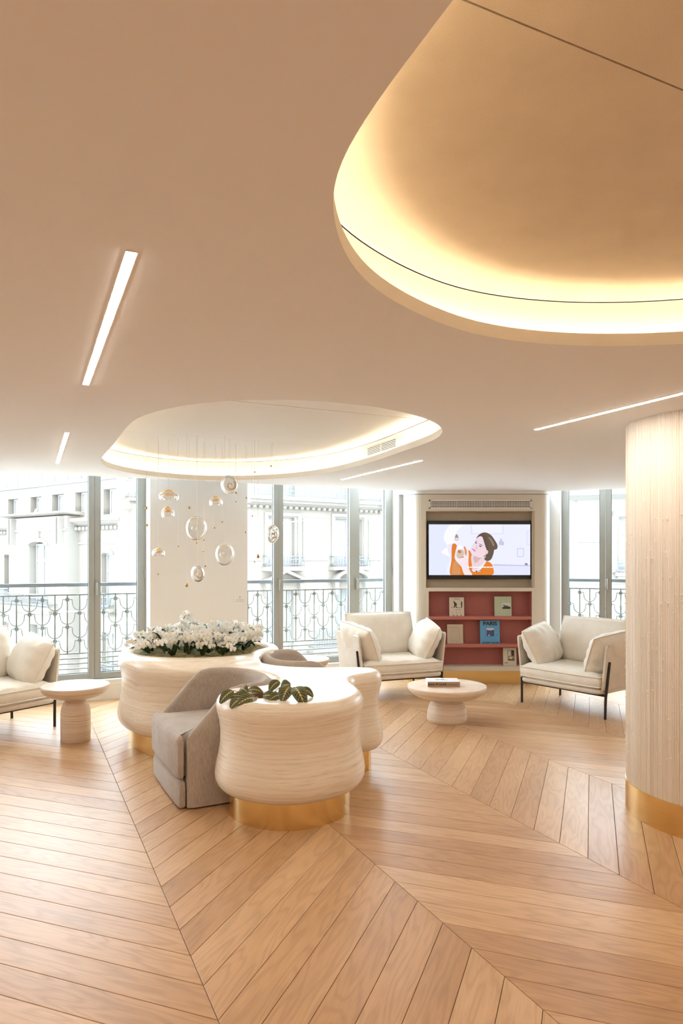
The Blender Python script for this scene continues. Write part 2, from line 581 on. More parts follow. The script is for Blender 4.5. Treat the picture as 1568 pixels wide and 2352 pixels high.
def spline(pts, n, closed=True):
    """Catmull-Rom through 2d points, resampled evenly to n points"""
    P = [Vector((p[0], p[1])) for p in pts]
    m = len(P)
    fine = []
    segs = m if closed else m - 1
    for i in range(segs):
        if closed:
            p0, p1, p2, p3 = P[(i - 1) % m], P[i], P[(i + 1) % m], P[(i + 2) % m]
        else:
            p0, p1, p2, p3 = P[max(i - 1, 0)], P[i], P[i + 1], P[min(i + 2, m - 1)]
        for k in range(24):
            t = k / 24
            fine.append(0.5 * ((2 * p1) + (p2 - p0) * t + (2 * p0 - 5 * p1 + 4 * p2 - p3) * t * t + (3 * p1 - p0 - 3 * p2 + p3) * t ** 3))
    fine.append(P[0] if closed else P[-1])
    L = [0]
    for i in range(1, len(fine)):
        L.append(L[-1] + (fine[i] - fine[i - 1]).length)
    out, j = [], 0
    cnt = n if closed else n - 1
    for k in range(n):
        d = L[-1] * k / cnt
        while j < len(L) - 2 and L[j + 1] < d:
            j += 1
        t = (d - L[j]) / max(L[j + 1] - L[j], 1e-9)
        out.append(fine[j].lerp(fine[j + 1], t))
    return out

def area2(P):
    return sum(P[i].x * P[(i + 1) % len(P)].y - P[(i + 1) % len(P)].x * P[i].y for i in range(len(P))) / 2

def relax(P, it):
    n = len(P)
    for _ in range(it):
        P = [(P[i - 1] + P[i] * 2 + P[(i + 1) % n]) / 4 for i in range(n)]
    return P

def normals2(P):
    """outward normals of a counter-clockwise loop"""
    n = len(P)
    N = []
    for i in range(n):
        t = (P[(i + 1) % n] - P[i - 1]).normalized()
        N.append(Vector((t.y, -t.x)))
    return relax(N, 2)

def offset(P, N, d):
    return [P[i] + N[i].normalized() * d for i in range(len(P))]

def inside(p, poly):
    x, y = p[0], p[1]
    c = False
    n = len(poly)
    j = n - 1
    for i in range(n):
        a, b = poly[i], poly[j]
        if (a[1] > y) != (b[1] > y) and x < (b[0] - a[0]) * (y - a[1]) / (b[1] - a[1]) + a[0]:
            c = not c
        j = i
    return c

def fill(outer, holes=(), extra=()):
    """triangulate a polygon with holes; returns 2d verts, tris"""
    vs, es = [], []
    for loop in [outer] + list(holes):
        o = len(vs)
        vs += [Vector((p[0], p[1])) for p in loop]
        es += [(o + i, o + (i + 1) % len(loop)) for i in range(len(loop))]
    vs += [Vector((p[0], p[1])) for p in extra]
    r = delaunay_2d_cdt(vs, es, [], 0, 1e-6)
    V, F = r[0], r[2]
    keep = []
    for f in F:
        c = sum((V[i] for i in f), Vector((0, 0))) / len(f)
        if inside(c, outer) and not any(inside(c, h) for h in holes):
            keep.append(tuple(f))
    return V, keep

def text_mesh(body, size, bold=0.0, extrude=0.0004):
    cu = bpy.data.curves.new('lettering', 'FONT')
    cu.body = body
    cu.size = size
    cu.align_x = 'CENTER'
    cu.align_y = 'CENTER'
    cu.offset = bold
    cu.extrude = extrude
    o = bpy.data.objects.new('lettering', cu)
    COL.objects.link(o)
    bpy.context.view_layer.update()
    me = bpy.data.meshes.new_from_object(o.evaluated_get(bpy.context.evaluated_depsgraph_get()))
    bpy.data.objects.remove(o)
    bpy.data.curves.remove(cu)
    me.name = 'lettering'
    me.materials.clear()
    return me

# ---------------------------------------------------------------- plan of the room
A1 = math.radians(64.8)
D1 = Vector((math.sin(A1), math.cos(A1)))      # along the window wall with the orchids in front
N1 = Vector((-math.cos(A1), math.sin(A1)))     # outwards
W1 = Vector((-3.3915, 6.8629))
A2 = math.radians(68.0)
D2 = Vector((math.sin(A2), -math.cos(A2)))     # along the window wall beyond the column
N2 = Vector((math.cos(A2), math.sin(A2)))
W2 = Vector((2.8848, 8.6963))
CH = Vector((-0.4226, 0.9063))                 # chevron axis of the parquet
CN = Vector((0.9063, 0.4226))
R1 = math.atan2(D1.y, D1.x)
R2 = math.atan2(D2.y, D2.x)

def on1(t, out=0.0):
    return W1 + D1 * t + N1 * out

def on2(t, out=0.0):
    return W2 + D2 * t + N2 * out

# ---------------------------------------------------------------- parquet floor
floor_poly = [(-6.5, -4.0), (6.5, -4.0), tuple(on2(4.2)), tuple(on2(-0.25)), (2.6, 9.0), (0.8, 9.0), tuple(on1(4.6)), tuple(on1(-3.6))]
floor = struct(MB().prism(floor_poly, -0.10, -0.013).build('floor', M_GROOVE))

PITCH, STRIP, T0 = 0.199, 0.99, 0.58
GAP = 0.0011
def board_geo(even, cen=True):
    """chevron board as a chamfered parallelogram; returns verts, faces, uv per vertex, centred on its middle"""
    def P(t, a):              # t across the strip, a along the pitch
        s = (t if even else -t) + a
        return CN * t + CH * s
    g = GAP * math.sqrt(2)
    def ring(inset, z):
        i2 = inset * math.sqrt(2)
        t0, t1 = GAP + inset, STRIP - GAP - inset
        return [(t0, g + i2, z), (t1, g + i2, z), (t1, PITCH - g - i2, z), (t0, PITCH - g - i2, z)]
    vs, uv = [], []
    mid = P(STRIP / 2, PITCH / 2)
    for z, ins in ((-0.014, 0), (-0.0010, 0), (0.0, 0.0011)):
        for t, a, zz in ring(ins, z):
            p = P(t, a) - mid
            vs.append((p.x, p.y, zz))
            uv.append((t * math.sqrt(2), a / math.sqrt(2)))
    fs = [(8, 9, 10, 11)]
    for k in range(4):
        k2 = (k + 1) % 4
        fs += [(k, k2, 4 + k2, 4 + k), (4 + k, 4 + k2, 8 + k2, 8 + k)]
    return vs, fs, uv, mid

def put_uv(me, uvs, layer):
    l = me.uv_layers.new(name=layer)
    for lp in me.loops:
        l.data[lp.index].uv = uvs[lp.vertex_index]

board_cache = {}
for ev in (True, False):
    vs, fs, uv, mid = board_geo(ev)
    me = bpy.data.meshes.new('plank')
    me.from_pydata(vs, [], fs)
    put_uv(me, uv, 'grain')
    me.materials.append(M_OAK)
    board_cache[ev] = (me, vs, fs, uv, mid)

def depth_out(p):
    """how far a plan point lies beyond the window walls"""
    return max((p - W1).dot(N1), (p - W2).dot(N2))

spots = []
for k in range(-5, 8):
    ev = (k % 2 == 0)
    base = CN * (T0 + STRIP * k)
    me, vs, fs, uv, mid = board_cache[ev]
    for j in range(-30, 62):
        p = base + CH * (j * PITCH + (0 if ev else STRIP)) + mid
        if abs(p.x) > 6.6 or p.y < -4.0 or p.y > 9.3:
            continue
        cs = [p + Vector((vs[i][0], vs[i][1])) for i in range(4)]
        if min(depth_out(c) for c in cs) > -0.02:
            continue
        cut = max(depth_out(c) for c in cs) > 0.0
        seen = False
        for q in cs + [p]:
            if q.y > 1.9:
                u = 784 + 1580 * q.x / q.y
                v = 1280 + 1580 * EYE / q.y
                if -60 < u < 1630 and v < 2420:
                    seen = True
        spots.append((not seen, p.length, p, ev, cut))
spots.sort(key=lambda s: (s[0], s[1]))
rest = []
cnt = 0
for hidden, dist, p, ev, cut in spots:
    me, vs, fs, uv, mid = board_cache[ev]
    if hidden or cnt >= 300:
        rest.append((p, ev))
        continue
    cnt += 1
    if cut:
        bm = bmesh.new()
        bm.from_mesh(me)
        for (w, n) in ((W1, N1), (W2, N2)):
            bmesh.ops.bisect_plane(bm, geom=bm.verts[:] + bm.edges[:] + bm.faces[:],
                                   plane_co=(w.x - p.x, w.y - p.y, 0), plane_no=(n.x, n.y, 0), clear_outer=True)
        me = bpy.data.meshes.new('plank')
        bm.to_mesh(me)
        bm.free()
        me.materials.append(M_OAK)
    link('plank', me, None, floor, (p.x, p.y, 0))
mb = MB()
uvs, seeds = [], []
rnd = random.Random(4)
for p, ev in rest:
    me, vs, fs, uv, mid = board_cache[ev]
    mb.add([(v[0] + p.x, v[1] + p.y, v[2]) for v in vs], fs)
    uvs += uv
    seeds += [rnd.random()] * len(fs)
me = mb.mesh('plank_field')
put_uv(me, uvs, 'grain')
at = me.attributes.new('board_seed', 'FLOAT', 'FACE')
at.data.foreach_set('value', seeds)
bm = bmesh.new()
bm.from_mesh(me)
for (w, n) in ((W1, N1), (W2, N2)):
    bmesh.ops.bisect_plane(bm, geom=bm.verts[:] + bm.edges[:] + bm.faces[:], plane_co=(w.x, w.y, 0), plane_no=(n.x, n.y, 0), clear_outer=True)
bm.to_mesh(me)
bm.free()
stuff(link('plank_field', me, M_OAK, floor))

# ---------------------------------------------------------------- ceiling with two light coves
cove_pts = {
    1: [(0.158, 0.973), (0.107, 1.083), (0.060, 1.19), (0.015, 1.311), (-0.011, 1.399), (-0.022, 1.5), (-0.019, 1.61), (-0.002, 1.739), (0.033, 1.872),
        (0.083, 1.992), (0.155, 2.11), (0.281, 2.264), (0.453, 2.418), (0.628, 2.505), (0.835, 2.557), (1.033, 2.567), (1.261, 2.541),
        (1.52, 2.45), (1.78, 2.28), (1.98, 2.03), (2.08, 1.72), (2.06, 1.38), (1.94, 0.98), (1.74, 0.52), (1.5, 0.1), (1.22, -0.16), (0.92, -0.2), (0.65, -0.03), (0.45, 0.29), (0.29, 0.67)],
    2: [(-1.93, 5.52), (-2.02, 5.80), (-2.05, 6.08), (-1.98, 6.42), (-1.793, 6.73), (-1.505, 6.975), (-1.153, 7.034), (-0.779, 6.956), (-0.409, 6.73), (-0.06, 6.32),
        (0.239, 5.711), (0.474, 5.061), (0.601, 4.698), (0.645, 4.43), (0.608, 4.17), (0.501, 3.935), (0.351, 3.75), (0.149, 3.585), (-0.092, 3.478), (-0.327, 3.439),
        (-0.544, 3.455), (-0.719, 3.517), (-0.905, 3.63), (-1.074, 3.789), (-1.225, 4.013), (-1.386, 4.353), (-1.594, 4.807), (-1.78, 5.19)],
}
COVE = {}
for k, pts in cove_pts.items():
    P = relax(spline(pts, 160), 6)
    if area2(P) < 0:
        P.reverse()
    COVE[k] = (P, normals2(P))

E1a, E1b = on1(-3.75, -0.6), on1(4.35, -0.6)
E2a, E2b = on2(-0.15, -0.6), on2(4.2, -0.6)
ceil_poly = [Vector((-6.5, -4.0)), Vector((6.5, -4.0)), Vector((6.5, E2b.y)), E2b, E2a, Vector((2.70, 9.0)), Vector((0.66, 9.0)), E1b, E1a, Vector((-6.5, E1a.y))]
V, F = fill(ceil_poly, [COVE[1][0], COVE[2][0]])
mb = MB().add([(p.x, p.y, CEIL) for p in V], [tuple(reversed(f)) for f in F])
# fascia of the curtain pocket along the windows
for a, b in ((E1b, E1a), (E2b, E2a)):
    mb.add([(a.x, a.y, CEIL), (b.x, b.y, CEIL), (b.x, b.y, 2.80), (a.x, a.y, 2.80)], [(0, 1, 2, 3)])
ceiling = struct(mb.build('ceiling', M_CEIL))
# top of the pocket
struct(MB().prism([tuple(on1(-3.75, -0.65)), tuple(on1(4.9, -0.65)), tuple(on1(4.9, 0.3)), tuple(on1(-3.75, 0.3))], 2.80, 2.86).build('trim_1', M_WALL))
struct(MB().prism([tuple(on2(-0.5, -0.65)), tuple(on2(4.2, -0.65)), tuple(on2(4.2, 0.3)), tuple(on2(-0.5, 0.3))], 2.80, 2.86).build('trim_2', M_WALL))

RISE = 0.202
def ring3(P, z):
    return [(p.x, p.y, z) for p in P]

def clip_poly(poly, p, n):
    """keep the side where (q-p).n <= 0"""
    out = []
    m = len(poly)
    for i in range(m):
        a, b = poly[i], poly[(i + 1) % m]
        da, db = (a - p).dot(n), (b - p).dot(n)
        if da <= 0:
            out.append(a)
        if (da < 0) != (db < 0) and abs(da - db) > 1e-9:
            out.append(a + (b - a) * (da / (da - db)))
    return out

def build_cove(k, seams, cloth):
    P, N = COVE[k]
    off = lambda d: offset(P, N, d)
    z = CEIL
    lip = MB().rings([ring3(P, z), ring3(P, z + 0.046), ring3(off(0.018), z + 0.046), ring3(off(0.018), z + 0.004)])
    lip.build('cove_lip', M_COVE, ceiling, smooth=40)
    MB().rings([ring3(off(0.018), z + 0.004), ring3(off(0.135), z + 0.004)]).build('cove_ledge', M_COVE, ceiling)
    MB().rings([ring3(off(0.105), z + 0.004), ring3(off(0.105), z + RISE - 0.003)]).build('cove_wall', M_COVE, ceiling, smooth=60)
    MB().rings([ring3(off(0.040), z + 0.006), ring3(off(0.040), z + 0.016), ring3(off(0.052), z + 0.016), ring3(off(0.052), z + 0.006)]).build('led_strip', M_LED[k], ceiling)
    # dark backing that shows in the shadow gaps
    V, F = fill(off(0.16))
    MB().add([(p.x, p.y, z + RISE + 0.012) for p in V], [tuple(reversed(f)) for f in F]).build('cove_backing', M_SEAM, ceiling)
    MB().rings([ring3(off(0.109), z + RISE - 0.003), ring3(off(0.16), z + RISE - 0.003), ring3(off(0.16), z + RISE + 0.012)]).build('cove_gap', M_SEAM, ceiling)
    pieces = [off(0.1025)]
    for (p, n, g) in seams:
        nxt = []
        for q in pieces:
            a = clip_poly(q, p - n * g, n)
            b = clip_poly(q, p + n * g, -n)
            nxt += [x for x in (a, b) if len(x) > 2]
        pieces = nxt
    for q in pieces:
        V, F = fill(q)
        vs = [(p.x, p.y, z + RISE) for p in V]
        mb = MB().add(vs, [tuple(reversed(f)) for f in F])
        n = len(q)
        mb.rings([[(p.x, p.y, z + RISE) for p in q], [(p.x, p.y, z + RISE + 0.012) for p in q]])
        mb.build('cove_panel', cloth, ceiling)

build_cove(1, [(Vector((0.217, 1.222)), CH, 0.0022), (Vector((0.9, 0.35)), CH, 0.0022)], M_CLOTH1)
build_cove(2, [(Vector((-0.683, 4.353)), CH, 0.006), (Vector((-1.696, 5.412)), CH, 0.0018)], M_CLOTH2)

# linear lamps set flush in the ceiling
def ceiling_lamp(a, b, label, w=0.024, mat=None):
    a, b = Vector(a), Vector(b)
    L = (b - a).length
    mid = (a + b) / 2
    rz = math.atan2((b - a).y, (b - a).x)
    t = thing('ceiling_light', label, 'light', (mid.x, mid.y, CEIL), rz, 'linear ceiling lights')
    MB().box(-L / 2, L / 2, -w / 2, w / 2, -0.004, 0.03).build('diffuser', mat or M_LAMP, t)
    fr = MB()
    e = 0.0035
    fr.box(-L / 2 - e, L / 2 + e, -w / 2 - e, -w / 2, -0.003, 0.002).box(-L / 2 - e, L / 2 + e, w / 2, w / 2 + e, -0.003, 0.002)
    fr.box(-L / 2 - e, -L / 2, -w / 2, w / 2, -0.003, 0.002).box(L / 2, L / 2 + e, -w / 2, w / 2, -0.003, 0.002)
    fr.build('trim', M_TRIM, t)
    return t

ceiling_lamp((-0.54, 1.771), (-1.162, 3.128), 'long glowing slot light alone in the wide tan ceiling')
ceiling_lamp((-1.73, 4.338), (-2.37, 5.74), 'short looking slot light above the window and cream armchair')
ceiling_lamp((1.195, 4.235), (1.84, 2.855), 'slot light passing in front of the ribbed column')
ceiling_lamp((0.004, 6.955), (0.647, 5.583), 'slot light beside the small oval cove near its vent')
def fill_lamp_ts(t, s, label):  # extra unseen lamps, added to fill the near room with warm light
    a = CN * t + CH * s
    b = a + CH * 1.52
    ceiling_lamp(a, b, label, 0.024, M_FILLR)
for t, s in ((-2.35, -0.9), (-2.35, 1.9), (0.26, -3.6), (2.87, -3.2), (5.48, 0.4), (5.2, -2.4)):
    fill_lamp_ts(t, s, 'unseen slot light added as warm fill outside the view')

# vent in the wall of the small cove
P, N = COVE[2]
ga, gb = Vector((0.016 + 0.075, 6.279 + 0.04)), Vector((0.516 + 0.075, 5.156 + 0.04))
gm = (ga + gb) / 2
best = min(range(len(P)), key=lambda i: (P[i] + N[i] * 0.105 - gm).length)
gm = P[best] + N[best].normalized() * 0.098
gn = N[best].normalized()
gl = 1.22
v = thing('air_vent', 'white slatted air vent on the side of the small ceiling cove', 'vent', (gm.x, gm.y, CEIL + 0.128), math.atan2(gn.y, gn.x) + PI / 2)
hw, hh = gl / 2, 0.047
fr = MB()
fr.box(-hw, hw, -0.006, 0.006, hh - 0.008, hh).box(-hw, hw, -0.006, 0.006, -hh, -hh + 0.008)
fr.box(-hw, -hw + 0.008, -0.006, 0.006, -hh, hh).box(hw - 0.008, hw, -0.006, 0.006, -hh, hh)
for q in (-0.34, 0.0, 0.34):
    fr.box(q * gl - 0.003, q * gl + 0.003, -0.006, 0.006, -hh, hh)
fr.build('frame', M_TRIM, v)
MB().box(-hw + 0.006, hw - 0.006, -0.003, -0.001, -hh + 0.006, hh - 0.006).build('backing', M_BLACK, v)  # black sheet painted in for the shade behind the slats
sl = MB().box(-hw + 0.006, hw - 0.006, -0.002, 0.006, -0.0026, 0.0026).mesh('slat')
for i in range(6):
    link('slat', sl, M_TRIM, v, (0, 0, -hh + 0.008 + (i + 0.5) * (2 * hh - 0.016) / 6))

# ---------------------------------------------------------------- walls around the room
def wall_box(name, p, q, d_in, d_out, z0, z1, mat, nrm):
    a, b = Vector(p), Vector(q)
    poly = [tuple(a - nrm * d_in), tuple(b - nrm * d_in), tuple(b + nrm * d_out), tuple(a + nrm * d_out)]
    return struct(MB().prism(poly, z0, z1).build(name, mat))

SILL = 0.205
wall_box('wall_spandrel', on1(-0.66), on1(1.42), 0.02, 0.22, 0.0, SILL, M_BASEB, N1)
wall_box('wall_spandrel', on1(2.46), on1(4.56), 0.02, 0.22, 0.0, SILL, M_BASEB, N1)
wall_box('wall_spandrel', on2(-0.13), on2(1.98), 0.02, 0.22, 0.0, SILL, M_BASEB, N2)
wall_box('baseboard_front', on1(-0.66), on1(1.42), 0.032, -0.02, 0.0, 0.165, M_BASEB, N1)
wall_box('wall_pier', on1(1.415), on1(2.485), 0.20, 0.25, 0.0, 2.80, M_WALL, N1)
wall_box('wall_left', on1(-1.66), on1(-0.64), 0.05, 0.25, 0.0, 2.80, M_WALL, N1)
wall_box('wall_spandrel', on1(-3.75), on1(-1.64), 0.02, 0.22, 0.0, SILL, M_BASEB, N1)
wall_box('wall_corner', on1(4.50), on1(5.0), 0.10, 0.25, 0.0, 2.80, M_WALL, N1)
wall_box('wall_corner', on2(-0.42), on2(-0.105), 0.10, 0.25, 0.0, 2.80, M_WALL, N2)
wall_box('wall_right', on2(1.96), on2(4.2), 0.05, 0.25, 0.0, 2.80, M_WALL, N2)
struct(MB().box(-6.7, -6.5, -4.2, 5.6, 0, 2.86).build('wall_side', M_WALLW))
struct(MB().box(6.5, 6.7, -4.2, 7.4, 0, 2.86).build('wall_side', M_WALLW))
struct(MB().box(-6.7, 6.7, -4.2, -4.0, 0, 2.86).build('wall_back', M_WALLW))
struct(MB().box(0.55, 2.95, 9.05, 9.25, 0, 2.86).build('wall_front', M_WALL))

# ---------------------------------------------------------------- windows
ZB, ZT = 0.21, 2.78
def window_wall(name, on, nrm, rz, stiles, panes, handles, hinges):
    """stiles: (t0,t1,split) posts, panes: (t0,t1)"""
    o = on(0, 0.10)
    w = bpy.data.objects.new(name, None)
    COL.objects.link(w)
    w.location = (o.x, o.y, 0)
    w.rotation_euler = (0, 0, rz)
    struct(w)
    for t0, t1, split in stiles:
        if split:
            m = (t0 + t1) / 2
            MB().box(t0, m - 0.0015, -0.035, 0.035, ZB, ZT).build('stile', M_FRAME, w)
            MB().box(m + 0.0015, t1, -0.028, 0.035, ZB, ZT).build('stile', M_FRAME, w)
        else:
            MB().box(t0, t1, -0.035, 0.035, ZB, ZT).build('stile', M_FRAME, w)
    for t0, t1 in panes:
        MB().box(t0, t1, -0.03, 0.035, ZB, ZB + 0.062).build('bottom_rail', M_FRAME, w)
        MB().box(t0, t1, -0.03, 0.035, ZT - 0.06, ZT).build('top_rail', M_FRAME, w)
        pane = MB().box(t0 - 0.002, t1 + 0.002, 0.006, 0.012, ZB + 0.06, ZT - 0.06).build('pane', M_PANE, w)
        g = MB()
        g.box(t0, t0 + 0.006, 0.0, 0.018, ZB + 0.06, ZT - 0.06).box(t1 - 0.006, t1, 0.0, 0.018, ZB + 0.06, ZT - 0.06)
        g.box(t0, t1, 0.0, 0.018, ZB + 0.06, ZB + 0.068)
        g.build('gasket', M_GASKET, pane)
    for t in handles:
        h = MB().box(t - 0.014, t + 0.014, -0.047, -0.028, 1.10, 1.25).build('handle', M_FRAME, w)
        MB().tube([(t, -0.045, 1.225), (t, -0.075, 1.225), (t, -0.078, 1.10)], 0.009, 8).build('lever', M_FRAME, h, smooth=50)
    for t, z in hinges:
        MB().tube([(t, -0.042, z - 0.05), (t, -0.042, z + 0.05)], 0.011, 8).build('hinge', M_STEEL, w, smooth=50)
    return w

window_wall('window_1', on1, N1, R1, [(-0.64, -0.56, 0), (-0.175, -0.055, 1), (0.826, 0.943, 1), (1.327, 1.43, 0)],
            [(-0.56, -0.175), (-0.055, 0.826), (0.943, 1.327)], [0.905], [(1.408, 1.32), (1.408, 2.42)])
window_wall('window_2', on1, N1, R1, [(2.44, 2.52, 0), (2.893, 3.013, 1), (3.891, 4.03, 1), (4.402, 4.52, 0)],
            [(2.52, 2.893), (3.013, 3.891), (4.03, 4.402)], [2.955, 3.985], [(4.508, 1.32), (4.508, 2.42)])
window_wall('window_3', on2, N2, R2, [(-0.116, -0.02, 0), (0.355, 0.486, 1), (1.36, 1.49, 1), (1.88, 1.98, 0)],
            [(-0.02, 0.355), (0.486, 1.36), (1.49, 1.88)], [0.435], [(0.425, 1.18)])

window_wall('window_4', on1, N1, R1, [(-3.73, -3.64, 0), (-3.25, -3.13, 1), (-2.25, -2.13, 1), (-1.74, -1.65, 0)],
            [(-3.64, -3.25), (-3.13, -2.25), (-2.13, -1.74)], [-2.19], [])
for nm, on, nrm, ta, tb in (('bounce_ledge_3', on1, N1, -3.9, 4.75), ('bounce_ledge_4', on2, N2, -0.2, 2.2)):  # unseen ledges below the sills, added to bounce skylight indoors
    wall_box(nm, on(ta), on(tb), -0.22, 0.52, -0.10, 0.07, M_BOUNCE, nrm)

# ---------------------------------------------------------------- balcony railings outside the windows
BP = 0.1235
def scallop_mesh():
    pts = [(-BP + 0.010, 0, 0), (-0.075, 0, 0), (-0.075, 0, -0.022)]
    for i in range(11):
        a = PI + PI * i / 10
        pts.append((0.072 * math.cos(a), 0, -0.040 + 0.078 * math.sin(a)))
    pts += [(0.075, 0, -0.022), (0.075, 0, 0), (BP - 0.010, 0, 0)]
    return MB().tube(pts, 0.0060, 6).mesh('scallop', 60)
SCALLOP = scallop_mesh()
KNOT = rbox_mesh('rosette', 0.042, 0.024, 0.042, 0.010, 2)
def railing(on, nrm, rz, t0, n, phase, label, out=0.30, cut=None):
    o = on(t0, out)
    r = thing('balcony_railing', label, 'railing', (o.x, o.y, 0), rz, 'scalloped iron balcony railings')
    L = BP * (n - 1)
    MB().box(-0.06, L + 0.06, -0.028, 0.028, 1.185, 1.222).build('handrail', M_IRON2, r)
    for z, h in ((1.095, 0.014), (0.460, 0.014), (0.405, 0.013), (0.350, 0.013), (0.295, 0.013)):
        MB().box(-0.06, L + 0.06, -0.010, 0.010, z - h / 2, z + h / 2).build('rail', M_IRON, r)
    bar = MB().box(-0.0068, 0.0068, -0.0068, 0.0068, 0.46, 1.095).mesh('bar')
    post = MB().box(-0.010, 0.010, -0.010, 0.010, 0.10, 1.19).mesh('post')
    for i in range(n):
        link('bar', bar, M_IRON, r, (i * BP, 0, 0))
    for x in (-0.05, L + 0.05):
        link('post', post, M_IRON, r, (x, 0, 0))
    for row in range(4):
        z = 1.045 - 0.148 * row
        for i in range(n):
            if (i + row + phase) % 2 == 0:
                link('rosette', KNOT, M_IRON, r, (i * BP, 0, z))
            elif 0 < i < n - 1:
                link('scallop', SCALLOP, M_IRON, r, (i * BP, 0, z))
    return r
railing(on1, N1, R1, 0.136 - 6 * BP, 18, 0, 'iron railing outside the window beside the armchair cut by the picture edge')
railing(on1, N1, R1, 2.767 - 2 * 0.1235, 17, 0, 'iron railing outside the window behind the tub chair and desk')
railing(on2, N2, R2, -0.02, 17, 1, 'iron railing outside the window between the shelf unit and the ribbed column')

# ---------------------------------------------------------------- houses across the street
street = struct(MB().box(-60, 60, 9.6, 90, -9.2, -9.0).build('street', M_STREET))

def house(name, label, P, d, s0, s1, z0, z1, openings, mat=None):
    rz = math.atan2(d[1], d[0])
    h = thing(name, label, 'building', (P[0], P[1], -9.0), rz)
    Z = 9.0
    ss = sorted({s0, s1} | {o[0] for o in openings} | {o[1] for o in openings})
    zs = sorted({z0, z1} | {o[2] for o in openings} | {o[3] for o in openings})
    mb = MB()
    for i in range(len(ss) - 1):
        run = None
        for j in range(len(zs) - 1):
            cs, cz = (ss[i] + ss[i + 1]) / 2, (zs[j] + zs[j + 1]) / 2
            solid = not any(o[0] < cs < o[1] and o[2] < cz < o[3] for o in openings)
            if solid:
                run = run if run is not None else zs[j]
            if run is not None and (not solid or j == len(zs) - 2):
                mb.box(ss[i], ss[i + 1], 0, 0.45, run + Z, (zs[j] if not solid else zs[j + 1]) + Z)
                run = None
    mb.build('wall', mat or M_STONE, h)
    MB().box(s0, s1, 0.5, 0.6, z0 + Z, z1 + Z).build('inner_wall', M_STONE2, h)
    return h

def f_window(h, s0, s1, z0, z1, depth=0.28, transom=None, split=True, blind=False, panemat=None):
    Z = 9.0
    w = 0.07
    m = MB()
    m.box(s0, s0 + w, depth, depth + 0.06, z0 + Z, z1 + Z).box(s1 - w, s1, depth, depth + 0.06, z0 + Z, z1 + Z)
    m.box(s0 + w, s1 - w, depth, depth + 0.06, z0 + Z, z0 + w + Z).box(s0 + w, s1 - w, depth, depth + 0.06, z1 - w + Z, z1 + Z)
    if split:
        c = (s0 + s1) / 2
        m.box(c - w * 0.6, c + w * 0.6, depth - 0.01, depth + 0.06, z0 + Z, z1 + Z)
    if transom:
        m.box(s0 + w, s1 - w, depth - 0.01, depth + 0.06, transom - 0.06 + Z, transom + 0.06 + Z)
    o = m.build('window', M_FWIN, h)
    cs = [s0 + w, (s0 + s1) / 2, s1 - w] if split else [s0 + w, s1 - w]
    zc = [z0 + w, transom, z1 - w] if transom else [z0 + w, z1 - w]
    for i in range(len(cs) - 1):
        for j in range(len(zc) - 1):
            MB().box(cs[i], cs[i + 1], depth + 0.03, depth + 0.05, zc[j] + Z, zc[j + 1] + Z).build('pane', M_FWIN if blind else (panemat or M_FPANE), o)
    return o

def f_balcony(h, s0, s1, z0, z1, proj=0.5, slab=0.16, dense=0.11):
    Z = 9.0
    b = MB().box(s0 - 0.08, s1 + 0.08, -proj - 0.06, 0, z0 - slab + Z, z0 + Z).box(s0, s1, -proj + 0.05, 0, z0 - slab - 0.12 + Z, z0 - slab + Z).build('balcony', M_STONE, h)
    g = MB()
    for z in (z1, z0 + 0.10, z1 - 0.14):
        g.box(s0, s1, -proj - 0.015, -proj + 0.015, z - 0.02 + Z, z + 0.02 + Z)
    n = max(3, int((s1 - s0) / dense))
    for i in range(n + 1):
        s = s0 + (s1 - s0) * i / n
        g.box(s - 0.011, s + 0.011, -proj - 0.011, -proj + 0.011, z0 + Z, z1 + Z)
        if i < n:
            c = s + (s1 - s0) / n / 2
            r = (s1 - s0) / n * 0.42
            pts = [(c + r * math.cos(a), -proj, z0 + (z1 - z0) * 0.33 + r * 1.5 * math.sin(a) + Z) for a in [2 * PI * k / 6 for k in range(6)]]
            g.tube(pts, 0.010, 3, closed=True)
    for s in (s0, s1):
        g.box(s - 0.015, s + 0.015, -proj, 0, z1 - 0.02 + Z, z1 + 0.02 + Z).box(s - 0.015, s + 0.015, -proj, 0, z0 + 0.09 + Z, z0 + 0.12 + Z)
    g.build('balcony_grille', M_FIRON, b)
    return b

MODIL = rbox_mesh('modillion', 0.17, 0.26, 0.15, 0.03, 1, 30)
def f_cornice(h, s0, s1, ztop, zbot, proj, modil=None, pitch=0.27, mat=None):
    Z = 9.0
    hgt = ztop - zbot
    poly = [(0, zbot), (-proj * 0.35, zbot + hgt * 0.25), (-proj * 0.8, zbot + hgt * 0.55), (-proj, zbot + hgt * 0.6), (-proj, ztop), (0, ztop)]
    n = len(poly)
    vs = [(s0, y, z + Z) for y, z in poly] + [(s1, y, z + Z) for y, z in poly]
    fs = [tuple(range(n)), tuple(range(2 * n - 1, n - 1, -1))] + [((i + 1) % n, i, n + i, n + (i + 1) % n) for i in range(n)]
    MB().add(vs, fs).build('cornice', mat or M_STONE2, h)
    if modil is not None:
        s = s0 + 0.12
        while s < s1 - 0.08:
            link('modillion', MODIL, M_STONE, h, (s, -0.14, modil + Z))
            s += pitch

